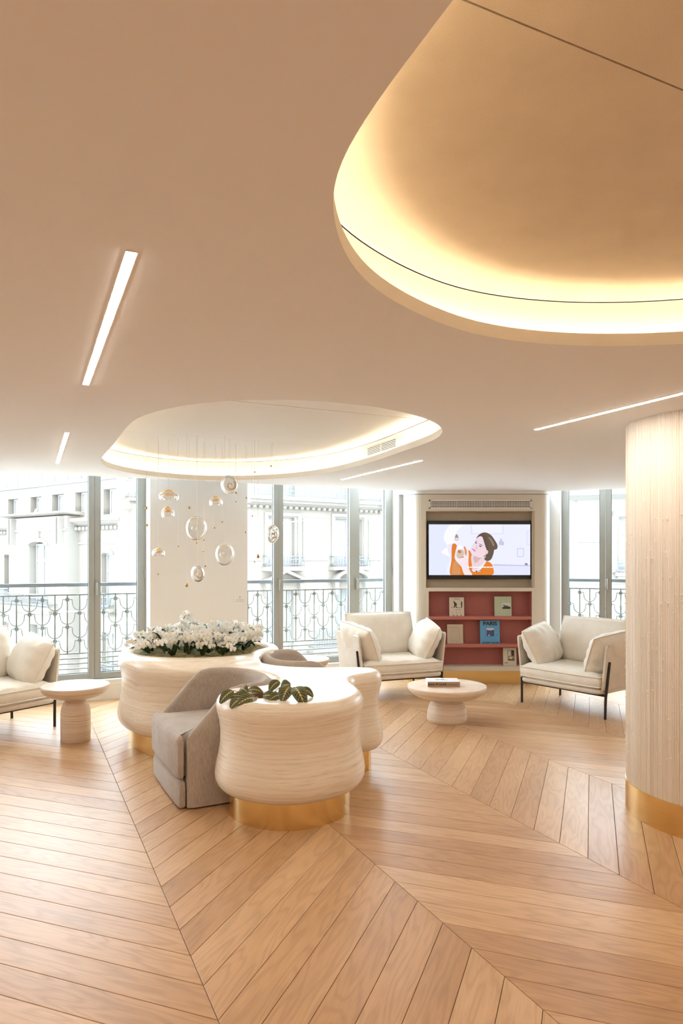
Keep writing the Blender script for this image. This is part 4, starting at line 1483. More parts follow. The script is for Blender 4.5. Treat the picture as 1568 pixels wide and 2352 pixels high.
# sage green book
t, cv = book('book', 'sage green book with a small photograph on the top shelf', bx(1155.5), SH[0] + 0.038, 39 * px, 45 * px, 0.02, (186, 198, 170))
k = 39 * px / 222
def b2(x, y):
    return ((x - 1076) * k, (388 - y) * k)
print_on(cv, [b2(*p) for p in ((1068, 215), (1172, 215), (1172, 292), (1068, 292))], (214, 214, 204), 1, name='photograph')
print_on(cv, [b2(*p) for p in ((1068, 268), (1172, 264), (1172, 294), (1068, 294))], (62, 64, 56), 2, name='photograph_ground')
print_on(cv, [b2(*p) for p in ((1085, 230), (1100, 250), (1130, 248), (1150, 260), (1158, 268), (1092, 268), (1080, 250))], (92, 94, 84), 3, name='photograph_figure')
print_on(cv, [b2(*p) for p in ((1028, 205), (1032, 205), (1032, 235), (1028, 235))], (160, 168, 148), name='ink_line')
# cream book
t, cv = book('book', 'plain cream book with faint drawing on the middle shelf', bx(1045.5), SH[1] + 0.038, 36.5 * px, 44 * px, 0.018, (206, 192, 170))
k = 36.5 * px / 212
def b3(x, y):
    return ((x - 441) * k, (754 - y) * k)
for row, (yy, x0, n) in enumerate(((535, 360, 7), (551, 358, 10))):
    for i in range(n):
        x = x0 + i * 18
        print_on(cv, [b3(*p) for p in ((x - 4, yy - 6), (x + 4, yy - 6), (x + 4, yy + 6), (x - 4, yy + 6))], (186, 160, 136), name='ink_mark')
print_on(cv, [b3(*p) for p in ((388, 580), (500, 580), (505, 730), (384, 730))], (194, 182, 160), name='drawing')
print_on(cv, [b3(*p) for p in ((398, 592), (488, 590), (494, 715), (396, 712))], (203, 190, 168), 2, name='drawing_inside')
# blue PARIS book
t, cv = book('book', 'blue book lettered PARIS on the middle shelf', bx(1125.5), SH[1] + 0.038, 45 * px, 53 * px, 0.022, (96, 164, 212))
k = 45 * px / 256
def b4(x, y):
    return ((x - 903) * k, (764 - y) * k)
c = b4(906, 505)
letter(cv, 'PARIS', 0.060, c[0], c[1], (24, 30, 44), 0.0016, 1.12)
c = b4(908, 753)
letter(cv, 'VINCENT DELERM', 0.0245, c[0], c[1], (30, 44, 78), 0.0007, 1.0)
print_on(cv, [b4(*p) for p in ((860, 562), (957, 562), (957, 668), (860, 668))], (64, 78, 128), 1, name='photograph')
print_on(cv, [b4(*p) for p in ((860, 562), (957, 562), (957, 585), (910, 592), (860, 586))], (206, 210, 218), 2, name='photograph_sky')
print_on(cv, [b4(*p) for p in ((880, 648), (898, 644), (902, 662), (882, 666))], (196, 196, 206), 2, name='photograph_figure')
print_on(cv, [b4(*p) for p in ((982, 646), (1003, 646), (1003, 653), (982, 653))], (60, 104, 150), 1, name='ink_line')
# small white book with interior photograph
t, cv = book('book', 'white book with a room photograph on the bottom shelf', bx(1171), 0.2125, 30.5 * px, 40.5 * px, 0.016, (212, 204, 186))
k = 30.5 * px / 175
def b5(x, y):
    return ((x - 1170) * k, (1072 - y) * k)
print_on(cv, [b5(*p) for p in ((1140, 868), (1232, 868), (1236, 1015), (1142, 1010))], (150, 140, 118), 1, name='photograph')
print_on(cv, [b5(*p) for p in ((1150, 878), (1185, 878), (1185, 940), (1150, 950))], (206, 202, 190), 2, name='photograph_window')
print_on(cv, [b5(*p) for p in ((1190, 872), (1228, 872), (1226, 950), (1195, 945))], (62, 54, 44), 2, name='photograph_door')
print_on(cv, [b5(*p) for p in ((1150, 985), (1225, 975), (1228, 1003), (1150, 1000))], (98, 84, 62), 2, name='photograph_floor')
print_on(cv, [b5(*p) for p in ((1165, 960), (1200, 955), (1205, 985), (1165, 985))], (216, 200, 170), 3, name='photograph_chair')
print_on(cv, [b5(*p) for p in ((1100, 1030), (1145, 1030), (1145, 1039), (1100, 1039))], (110, 104, 92), 1, name='ink_line')

# caption plaque on the pier between the windows
o = on1(2.39, -0.2035)
pl = thing('caption_plaque', 'small printed caption plaque on the pale pier between windows', 'plaque', (o.x, o.y, 1.04), R1)
MB().box(-0.062, 0.062, -0.002, 0.002, -0.055, 0.055).build('plate', plain('plaque_acrylic', (0.80, 0.79, 0.77, 1), 0.3), pl)
for i, (w, z) in enumerate(((0.012, 0.022), (0.016, 0.012), (0.010, 0.000), (0.045, -0.016), (0.05, -0.034))):
    MB().box(-w + 0.004, w + 0.004, -0.0026, -0.0018, z - 0.0018, z + 0.0018).build('ink_line', plain('ink_grey', (0.35, 0.34, 0.33, 1), 0.7) if 'ink_grey' not in MATS else MATS['ink_grey'], pl)

# ---------------------------------------------------------------- sculpted travertine desk
TOP = 0.70
PC = Vector((-1.185, 5.80))       # centre of the flower planter
PR = 0.545
HC = Vector((-0.46, 4.0))        # small planting pocket
desk_pts = [(-1.855, 5.79), (-1.785, 5.51), (-1.64, 5.28), (-1.44, 5.09), (-1.20, 4.99), (-0.98, 4.96), (-0.77, 4.94), (-0.60, 4.85), (-0.48, 4.68), (-0.44, 4.50), (-0.48, 4.36), (-0.585, 4.29),
            (-0.69, 4.25), (-0.745, 4.10), (-0.70, 3.92), (-0.58, 3.78), (-0.42, 3.70), (-0.25, 3.69), (-0.08, 3.76), (0.05, 3.88), (0.122, 4.03), (0.135, 4.16), (0.11, 4.32), (0.07, 4.47),
            (0.070, 4.60), (0.125, 4.69), (0.22, 4.74), (0.285, 4.84), (0.28, 4.97), (0.20, 5.05), (0.05, 5.07), (-0.15, 5.05), (-0.35, 5.08), (-0.49, 5.16), (-0.60, 5.30), (-0.65, 5.46),
            (-0.63, 5.62), (-0.565, 5.77), (-0.535, 5.93), (-0.58, 6.12), (-0.72, 6.30), (-0.95, 6.43), (-1.21, 6.48), (-1.49, 6.42), (-1.71, 6.25), (-1.83, 6.02)]
DP = relax(spline(desk_pts, 300), 5)
if area2(DP) < 0:
    DP.reverse()
DN = normals2(DP)
DN = relax(DN, 4)
def lift(x, y):
    d = (Vector((x, y)) - PC).length
    t = min(max((0.80 - d) / 0.16, 0), 1)
    return 0.04 * t * t * (3 - 2 * t)
desk = thing('reception_desk', 'free-form travertine desk of merging round lobes on a brass plinth', 'desk', (-0.6, 5.0, 0))
OX, OY = -0.6, 5.0
prof = [(0.150, -0.085), (0.150, -0.055), (0.160, -0.030), (0.180, -0.010), (0.210, 0.004), (0.245, 0.008), (0.290, 0.002), (0.350, -0.012), (0.420, -0.024), (0.490, -0.026),
        (0.550, -0.018), (0.600, -0.006), (0.635, 0.0), (0.660, -0.003), (0.680, -0.014), (0.693, -0.030), (0.699, -0.048), (0.7005, -0.066)]
loops = []
for z, d in prof:
    L = offset(DP, DN, d)
    loops.append([(p.x - OX, p.y - OY, z + lift(p.x, p.y) * max(0, (z - 0.3) / 0.4)) for p in L])
body = MB().rings(loops)
def circ(c, r, n, ry=None):
    return [Vector((c.x + r * math.cos(2 * PI * k / n), c.y + (ry or r) * math.sin(2 * PI * k / n))) for k in range(n)]
outer = offset(DP, DN, prof[-1][1])
hole1 = circ(PC, PR, 90)
hole2 = circ(HC, 0.135, 40, 0.085)
extra = []
gx = -1.95
while gx < 0.35:
    gy = 3.65
    while gy < 6.5:
        p = Vector((gx, gy))
        if inside(p, offset(DP, DN, -0.09)) and (p - PC).length > PR + 0.07 and (((p.x - HC.x) / 0.16) ** 2 + ((p.y - HC.y) / 0.11) ** 2) > 1:
            extra.append(p)
        gy += 0.05
    gx += 0.05
for r in (0.012, 0.028, 0.05):
    extra += [p for p in circ(PC, PR + r, 90)]
    extra += [p for p in circ(HC, 0.135 + r * 0.6, 40, 0.085 + r * 0.6)]
V, F = fill(outer, [hole1, hole2], [p for p in extra if inside(p, outer)])
def top_z(p):
    d = (p - PC).length - PR
    z = TOP + 0.0005 + lift(p.x, p.y)
    if d < 0.05:
        q = max(d, 0) / 0.05
        z -= 0.020 * (1 - q) ** 2
    e = math.hypot((p.x - HC.x) / 0.135, (p.y - HC.y) / 0.085) - 1
    if e < 0.15:
        z -= 0.008 * (1 - max(e, 0) / 0.15) ** 2
    return z
body.add([(p.x - OX, p.y - OY, top_z(p)) for p in V], [tuple(f) for f in F])
body.rings([[(p.x - OX, p.y - OY, top_z(p)) for p in hole1], [(p.x - OX, p.y - OY, 0.60) for p in hole1]])
me = body.mesh('stone_body')
bm = bmesh.new()
bm.from_mesh(me)
bmesh.ops.remove_doubles(bm, verts=bm.verts, dist=0.0004)
bmesh.ops.recalc_face_normals(bm, faces=bm.faces)
bm.to_mesh(me)
bm.free()
me.polygons.foreach_set('use_smooth', [True] * len(me.polygons))
me.set_sharp_from_angle(angle=math.radians(50))
link('stone_body', me, M_TRAV, desk)
MB().rings([[(p.x - OX, p.y - OY, z) for p in offset(DP, DN, -0.078)] for z in (0.0, 0.156)]).build('brass_plinth', M_BRASS, desk, smooth=50)
# lined pocket for the prayer plant
pk = MB().rings([[(p.x - OX, p.y - OY, top_z(p) + 0.0) for p in hole2], [(p.x - OX, p.y - OY, 0.655) for p in hole2]])
pk.add([(p.x - OX, p.y - OY, 0.655) for p in hole2], [tuple(range(40))])
pk.build('planting_pocket', M_SOIL, desk, smooth=40)
# moss filling of the large planter
rnd = random.Random(11)
mp_ = [p for p in extra if False]
pts = circ(PC, PR - 0.002, 90)
ins = []
for i in range(1400):
    r = (PR - 0.015) * math.sqrt(rnd.random())
    a = rnd.uniform(0, 2 * PI)
    ins.append(Vector((PC.x + r * math.cos(a), PC.y + r * math.sin(a))))
V, F = fill(pts, [], ins)
mo = MB().add([(p.x, p.y, 0.722 + 0.020 * noise.noise(Vector((p.x * 14, p.y * 14, 0))) + rnd.uniform(-0.006, 0.008)) for p in V], [tuple(f) for f in F]).build('moss', M_MOSS, smooth=80)
stuff(mo)
tag(mo, 'dry golden green moss filling the round desk planter', 'moss')

# ---------------------------------------------------------------- orchids
def petal_flower():
    rndp = random.Random(3)
    mb = MB()
    mats = []
    def petal(ang, L, W, cup, yoff):
        ca, sa = math.cos(ang), math.sin(ang)
        pts = [(0.02, 0), (0.30, -0.42), (0.68, -0.50), (0.95, -0.25), (1.0, 0.0), (0.95, 0.25), (0.68, 0.50), (0.30, 0.42)]
        vs = []
        for x, y in pts:
            lx, ly = x * L, y * W
            vs.append((lx * ca - ly * sa, yoff - cup * x * x, lx * sa + ly * ca))
        cx = 0.55 * L
        vs.append((cx * ca, yoff - cup * 0.2 - 0.002, cx * sa))
        mb.add(vs, [(8, i, (i + 1) % 8) for i in range(8)])
        mats.extend([0] * 8)
    for a_ in (PI / 2, PI * 7 / 6, PI * 11 / 6):
        petal(a_, 0.031, 0.022, -0.003, 0.002)
    petal(0.12, 0.032, 0.034, 0.006, -0.002)
    petal(PI - 0.12, 0.032, 0.034, 0.006, -0.002)
    k0 = len(mb.f)
    mb.add([(0, -0.012, 0.004), (0.006, -0.006, -0.004), (-0.006, -0.006, -0.004), (0, -0.014, -0.012), (0, -0.002, 0.006)], [(0, 2, 3), (0, 3, 1), (0, 1, 4), (0, 4, 2), (2, 1, 3)])
    mats.extend([1] * 5)
    me = mb.mesh('blossom', 60)
    me.materials.append(M_PETAL)
    me.materials.append(M_PETALC)
    me.polygons.foreach_set('material_index', mats[:len(me.polygons)])
    return me
BLOSSOM = petal_flower()

def strap_leaf(L, W, arch, droop):
    mb = MB()
    vs, fs = [], []
    n = 7
    for i in range(n + 1):
        t = i / n
        w = W * (math.sin(PI * (0.12 + 0.86 * t)) ** 0.7) * (1 if t < 0.999 else 0.1)
        y = L * t * (1 - 0.12 * t)
        z = arch * math.sin(PI * 0.62 * t) - droop * t * t
        for s in (-1, -0.5, 0, 0.5, 1):
            vs.append((w / 2 * s, y, z + 0.25 * w * abs(s)))
    for i in range(n):
        for k in range(4):
            q = i * 5 + k
            fs.append((q, q + 1, q + 6, q + 5))
    return mb.add(vs, fs).mesh('leaf', 60)
LEAVES = [strap_leaf(0.20, 0.052, 0.10, 0.02), strap_leaf(0.17, 0.058, 0.13, 0.0), strap_leaf(0.23, 0.046, 0.07, 0.04), strap_leaf(0.15, 0.05, 0.15, -0.02)]

rnd = random.Random(23)
NPL = 34
for i in range(NPL):
    r = 0.44 * math.sqrt((i + 0.6) / NPL)
    a = i * 2.39996
    x, y = PC.x + r * math.cos(a) * 1.04, PC.y + r * math.sin(a) * 0.98
    pl = thing('orchid', 'white moth orchid massed in the round desk planter', 'orchid', (x, y, 0.722), 0, 'white orchids in the desk planter')
    outw = Vector((math.cos(a), math.sin(a), 0))
    nl = 5 if r > 0.3 else 4
    for k in range(nl):
        la = a + rnd.uniform(-1.3, 1.3) if r > 0.25 else rnd.uniform(0, 2 * PI)
        o = link('leaf', rnd.choice(LEAVES), M_LEAF, pl, (0.01 * math.cos(la), 0.01 * math.sin(la), 0), (rnd.uniform(-0.1, 0.35), rnd.uniform(-0.3, 0.3), la - PI / 2))
        s = rnd.uniform(0.75, 1.1)
        o.scale = (s, s, s)
        if r > 0.36:
            o.scale = (s * 0.9, s * 0.82, s * 0.85)
    for sp in range(2):
        ha = a + rnd.uniform(-0.9, 0.9)
        lean = rnd.uniform(0.06, 0.13)
        hgt = rnd.uniform(0.12, 0.19) + (0.05 if r < 0.2 else 0) - (0.02 if r > 0.38 else 0)
        if i == 4 and sp == 0:
            hgt = 0.30
            ha = 0.4
        hd = Vector((math.cos(ha), math.sin(ha), 0))
        path = []
        for q in range(9):
            t = q / 8
            path.append(hd * (lean * t * t * 1.3) + Vector((0, 0, hgt * math.sin(PI * 0.5 * min(1, t * 1.25)) - 0.05 * max(0, t - 0.7))))
        MB().tube(path, 0.003, 5).build('stalk', M_STALK, pl, smooth=60)
        nb = 10
        for q in range(nb):
            t = 0.42 + 0.58 * q / (nb - 1)
            j = min(7, int(t * 8))
            fpos = path[j].lerp(path[j + 1], t * 8 - j)
            side = 1 if q % 2 else -1
            perp = Vector((-hd.y, hd.x, 0))
            face = (outw * 0.7 + Vector((0, -0.75, 0.10)) + perp * side * 0.4 + Vector((rnd.uniform(-0.5, 0.5), rnd.uniform(-0.4, 0.3), rnd.uniform(-0.35, 0.45)))).normalized()
            pos = fpos + perp * side * rnd.uniform(0.008, 0.042) + face * 0.012 + Vector((rnd.uniform(-0.02, 0.02), rnd.uniform(-0.02, 0.02), rnd.uniform(-0.03, 0.018)))
            rot = (-face).to_track_quat('Y', 'Z').to_euler()
            o = link('blossom', BLOSSOM, None, pl, pos, rot)
            s = rnd.uniform(0.78, 1.04)
            o.scale = (s, s, s)

# ---------------------------------------------------------------- prayer plant on the front lobe
maranta = [((-0.62, 3.93, 0.738), (-0.682, 3.86, 0.687), 0.05), ((-0.588, 4.02, 0.737), (-0.544, 3.98, 0.722), 0.045), ((-0.546, 4.02, 0.725), (-0.457, 4.0, 0.718), 0.04),
           ((-0.479, 3.86, 0.712), (-0.573, 3.79, 0.694), 0.062), ((-0.566, 3.84, 0.706), (-0.610, 3.785, 0.676), 0.05), ((-0.553, 3.92, 0.712), (-0.623, 3.95, 0.716), 0.03),
           ((-0.558, 3.9, 0.712), (-0.64, 3.9, 0.708), 0.03), ((-0.362, 4.0, 0.781), (-0.419, 3.97, 0.732), 0.05), ((-0.354, 4.0, 0.745), (-0.298, 3.98, 0.766), 0.06),
           ((-0.443, 3.9, 0.716), (-0.368, 3.88, 0.714), 0.05), ((-0.341, 3.9, 0.718), (-0.402, 3.84, 0.708), 0.05), ((-0.296, 3.9, 0.768), (-0.33, 3.82, 0.706), 0.068),
           ((-0.263, 3.9, 0.764), (-0.201, 3.775, 0.690), 0.068), ((-0.229, 3.95, 0.751), (-0.16, 3.93, 0.708), 0.035)]
pp = thing('prayer_plant', 'prayer plant with red-veined patterned leaves spilling over the desk front', 'plant', (HC.x, HC.y, 0.655))
def maranta_leaf(a, b, w, seed):
    r = random.Random(seed)
    a, b = Vector(a), Vector(b)
    ax = (b - a)
    L = ax.length
    ax.normalize()
    # leaf face turns towards the room and upwards
    want = Vector((r.uniform(-0.2, 0.2), -0.75, 0.75))
    nrm = (want - ax * want.dot(ax)).normalized()
    sd = ax.cross(nrm)
    n, m = 10, 6
    vs, uv = [], []
    for i in range(n + 1):
        t = i / n
        ww = w * max(0.03, (math.sin(PI * (0.04 + 0.93 * t ** 0.85))) ** 0.65)
        bow = 0.20 * L * math.sin(PI * t) - 0.05 * L * t * t
        for k in range(m + 1):
            s = -1 + 2 * k / m
            vs.append(a + ax * (L * t) + sd * (ww / 2 * s) + nrm * (bow - 0.10 * ww * (1 - abs(s)) - 0.006 * t * abs(s)) - nrm * 0.0)
            uv.append((t, s))
    fs = []
    for i in range(n):
        for k in range(m):
            q = i * (m + 1) + k
            fs.append((q, q + 1, q + m + 2, q + m + 1))
    off = len(vs)
    allv = [tuple(v - Vector((HC.x, HC.y, 0.655))) for v in vs] + [tuple(v - nrm * 0.0012 - Vector((HC.x, HC.y, 0.655))) for v in vs]
    mb = MB().add(allv, fs + [tuple(i + off for i in reversed(f)) for f in fs])
    me = mb.mesh('leaf', 80)
    put_uv(me, uv + uv, 'leaf')
    me.materials.append(M_MARANTA)
    me.materials.append(M_MARRED)
    nf = len(fs)
    # make the patterned side the one that faces up
    flip = me.polygons[0].normal.dot(nrm) < 0
    me.polygons.foreach_set('material_index', [0 if ((p.index < nf) != flip) else 1 for p in me.polygons])
    if flip:
        for i, v in enumerate(me.vertices):
            if i >= off:
                v.co = v.co + nrm * 0.0024
    link('leaf', me, None, pp)
    base = Vector((HC.x + (a.x - HC.x) * 0.35, HC.y + (a.y - HC.y) * 0.3, 0.66))
    mid = (base + a) / 2 + Vector((0, 0, 0.03))
    pth = [base.lerp(mid, t).lerp(mid.lerp(a, t), t) - Vector((HC.x, HC.y, 0.655)) for t in [k / 6 for k in range(7)]]
    MB().tube(pth, 0.0022, 5).build('stem', M_MARSTEM, pp, smooth=60)
for i, (a_, b_, w_) in enumerate(maranta):
    maranta_leaf(a_, b_, w_ * 1.25, i)

# ---------------------------------------------------------------- tub chairs nested in the desk
def make_tub(label):
    t = thing('tub_chair', label, 'chair', (0, 0, 0), 0, 'tub chairs nested in the desk')
    w, yb = 0.395, 0.33
    out = [(w, -0.30 + 0.28 * k / 7) for k in range(8)]
    for k in range(1, 28):
        a = PI * k / 28
        ca, sa = math.cos(a), math.sin(a)
        e = 0.78
        out.append((w * math.copysign(abs(ca) ** e, ca), -0.02 + (yb + 0.02) * abs(sa) ** e))
    out += [(-w, -0.02 - 0.28 * k / 7) for k in range(8)]
    P = [Vector(p) for p in out]
    n = len(P)
    L = [0]
    for i in range(1, n):
        L.append(L[-1] + (P[i] - P[i - 1]).length)
    th = 0.072
    loops = []
    for i in range(n):
        a = P[max(i - 1, 0)]
        b = P[min(i + 1, n - 1)]
        tg = (b - a).normalized()
        nr = Vector((tg.y, -tg.x))
        if nr.dot(P[i] - Vector((0, -0.05))) < 0:
            nr = -nr
        d = min(L[i], L[-1] - L[i])
        q = min(1, d / 0.31)
        q = q - 0.06 * math.sin(2 * PI * q) * q
        zt = 0.425 + 0.290 * (q * 1.18 - 0.18 * q * q * q)
        sh = 0.014 if i in (0, n - 1) else 0.0
        z0 = 0.012
        sec = [(-sh, z0), (-sh, zt - 0.045), (-0.006 - sh, zt - 0.020), (-0.022, zt - 0.004), (-th / 2, zt), (-th + 0.022, zt - 0.004), (-th + 0.006 + sh, zt - 0.020), (-th + sh, zt - 0.045), (-th + sh, z0)]
        loops.append([(P[i].x + nr.x * dd, P[i].y + nr.y * dd, z - (sh if z > 0.1 else 0)) for dd, z in sec])
    m = MB().rings(loops)
    k = len(loops[0])
    m.f.append(tuple(range(k)))
    m.f.append(tuple(range((n - 1) * k + k - 1, (n - 1) * k - 1, -1)))
    me = m.mesh('shell')
    bm = bmesh.new()
    bm.from_mesh(me)
    bmesh.ops.recalc_face_normals(bm, faces=bm.faces)
    bm.to_mesh(me)
    bm.free()
    me.polygons.foreach_set('use_smooth', [True] * len(me.polygons))
    me.set_sharp_from_angle(angle=math.radians(48))
    link('shell', me, M_GREIGE, t)
    # vertical seams of the back cover
    def cushion(name, z0, z1, dome, yf):
        wi = w - th - 0.002
        pl = [(wi, yf + 0.05), (wi, -0.02)] + [(wi * math.cos(a), -0.02 + (yb - th) * math.sin(a)) for a in [PI * k / 14 for k in range(1, 14)]] + [(-wi, -0.02), (-wi, yf + 0.05)]
        wf = w - th * 0.35
        pl += [(-wf, yf + 0.045), (-wf, yf + 0.012), (-wf + 0.03, yf), (0, yf - 0.006), (wf - 0.03, yf), (wf, yf + 0.012), (wf, yf + 0.045)]
        Q = [Vector(p) for p in pl]
        if area2(Q) < 0:
            Q.reverse()
        N = normals2(Q)
        lp = []
        for zz, dd in ((z0, -0.012), (z0 + 0.010, -0.002), (z0 + 0.02, 0), (z1 - 0.05, 0.002), (z1 - 0.025, -0.006), (z1 - 0.008, -0.022), (z1, -0.045)):
            lp.append([(p.x, p.y, zz) for p in offset(Q, N, dd)])
        c = len(Q)
        mm = MB().rings(lp)
        o = len(mm.v)
        mm.v.append((0, 0, z1 + dome))
        top = (len(lp) - 1) * c
        for k in range(c):
            mm.f.append((top + k, top + (k + 1) % c, o))
        mm.f.append(tuple(range(c - 1, -1, -1)))
        return mm.build(name, M_GREIGE, t, smooth=65)
    cushion('seat_base', 0.010, 0.178, 0.0, -0.355)
    cushion('seat_cushion', 0.182, 0.440, 0.012, -0.365)
    return t

tub = make_tub('grey-beige tub chair facing the side table, back tucked into the desk')
tub.location = (-0.815, 4.555, 0)
tub.rotation_euler = (0, 0, math.radians(-63.5))
tub2 = copy_tree(tub)
tub2['label'] = 'grey-beige tub chair half hidden behind the travertine desk top'
tub2.location = (-0.305, 5.575, 0)
tub2.rotation_euler = (0, 0, math.radians(108))

# ---------------------------------------------------------------- cream armchairs
def pillow(name, W, H, T, band=0.0, p=4.0, q=0.55, k=0.16, nx=26, ny=20, wr=0.0, seed=0, mat=None, parent=None, piping=True, loc=None, rot=None, wfreq=9):
    r = random.Random(seed)
    ph = [r.uniform(0, 6.28) for _ in range(6)]
    def pos(u, v):
        return (W / 2 * u * math.sqrt(1 - k * v * v), H / 2 * v * math.sqrt(1 - k * u * u))
    def hgt(u, v):
        a = max(0.0, 1 - abs(u) ** p)
        b = max(0.0, 1 - abs(v) ** p)
        h = (a * b) ** q
        ripple = 0
        if wr:
            eu, ev = abs(u) ** 3, abs(v) ** 3
            ripple = wr * (ev * math.sin(wfreq * u + ph[0] + 1.2 * math.sin(3 * u + ph[1])) * b ** 0.3 + eu * math.sin(wfreq * v + ph[2] + math.sin(2.5 * v + ph[3])) * a ** 0.3)
            ripple += wr * 0.35 * math.sin(2.2 * u + 1.7 * v + ph[4])
        return T / 2 * h + ripple * min(1, h * 2.5)
    us = [math.sin(PI / 2 * (-1 + 2 * i / nx)) * 0.55 + 0.45 * (-1 + 2 * i / nx) for i in range(nx + 1)]
    vs_ = [math.sin(PI / 2 * (-1 + 2 * i / ny)) * 0.55 + 0.45 * (-1 + 2 * i / ny) for i in range(ny + 1)]
    vs, fs = [], []
    for side in (1, -1):
        o = len(vs)
        for j, v in enumerate(vs_):
            for i, u in enumerate(us):
                x, y = pos(u, v)
                vs.append((x, y, side * (band / 2 + hgt(u, v))))
        for j in range(ny):
            for i in range(nx):
                a = o + j * (nx + 1) + i
                f = (a, a + 1, a + nx + 2, a + nx + 1)
                fs.append(f if side > 0 else f[::-1])
    loop = [i for i in range(nx + 1)] + [j * (nx + 1) + nx for j in range(1, ny + 1)] + [ny * (nx + 1) + i for i in range(nx - 1, -1, -1)] + [j * (nx + 1) for j in range(ny - 1, 0, -1)]
    o = (nx + 1) * (ny + 1)
    m = MB().add(vs, fs)
    if band > 0:
        bulge = []
        for a in loop:
            x, y, z = vs[a]
            l = math.hypot(x, y)
            bulge.append((x + x / l * 0.010, y + y / l * 0.010, 0))
        bo = len(m.v)
        m.v += bulge
        n = len(loop)
        for i in range(n):
            j = (i + 1) % n
            m.f.append((loop[j], loop[i], bo + i, bo + j))
            m.f.append((bo + j, bo + i, o + loop[i], o + loop[j]))
    else:
        n = len(loop)
        for i in range(n):
            j = (i + 1) % n
            m.f.append((loop[j], loop[i], o + loop[i], o + loop[j]))
    ob = m.build(name, mat or M_CREAM, parent, smooth=70, loc=loc, rot=rot)
    if piping:
        for zz in ([band / 2, -band / 2] if band > 0 else [0]):
            path = [(vs[a][0] * 1.004, vs[a][1] * 1.004, zz) for a in loop]
            MB().tube(path, 0.0070, 6, closed=True).build('piping', mat or M_CREAM, ob, smooth=80)
    return ob

def rounded_rect(w, d, r, n=6):
    pts = []
    for cx, cy, a0 in ((w / 2 - r, d / 2 - r, 0), (-w / 2 + r, d / 2 - r, PI / 2), (-w / 2 + r, -d / 2 + r, PI), (w / 2 - r, -d / 2 + r, 3 * PI / 2)):
        for k in range(n + 1):
            a = a0 + PI / 2 * k / n
            pts.append((cx + r * math.cos(a), cy + r * math.sin(a)))
    return pts

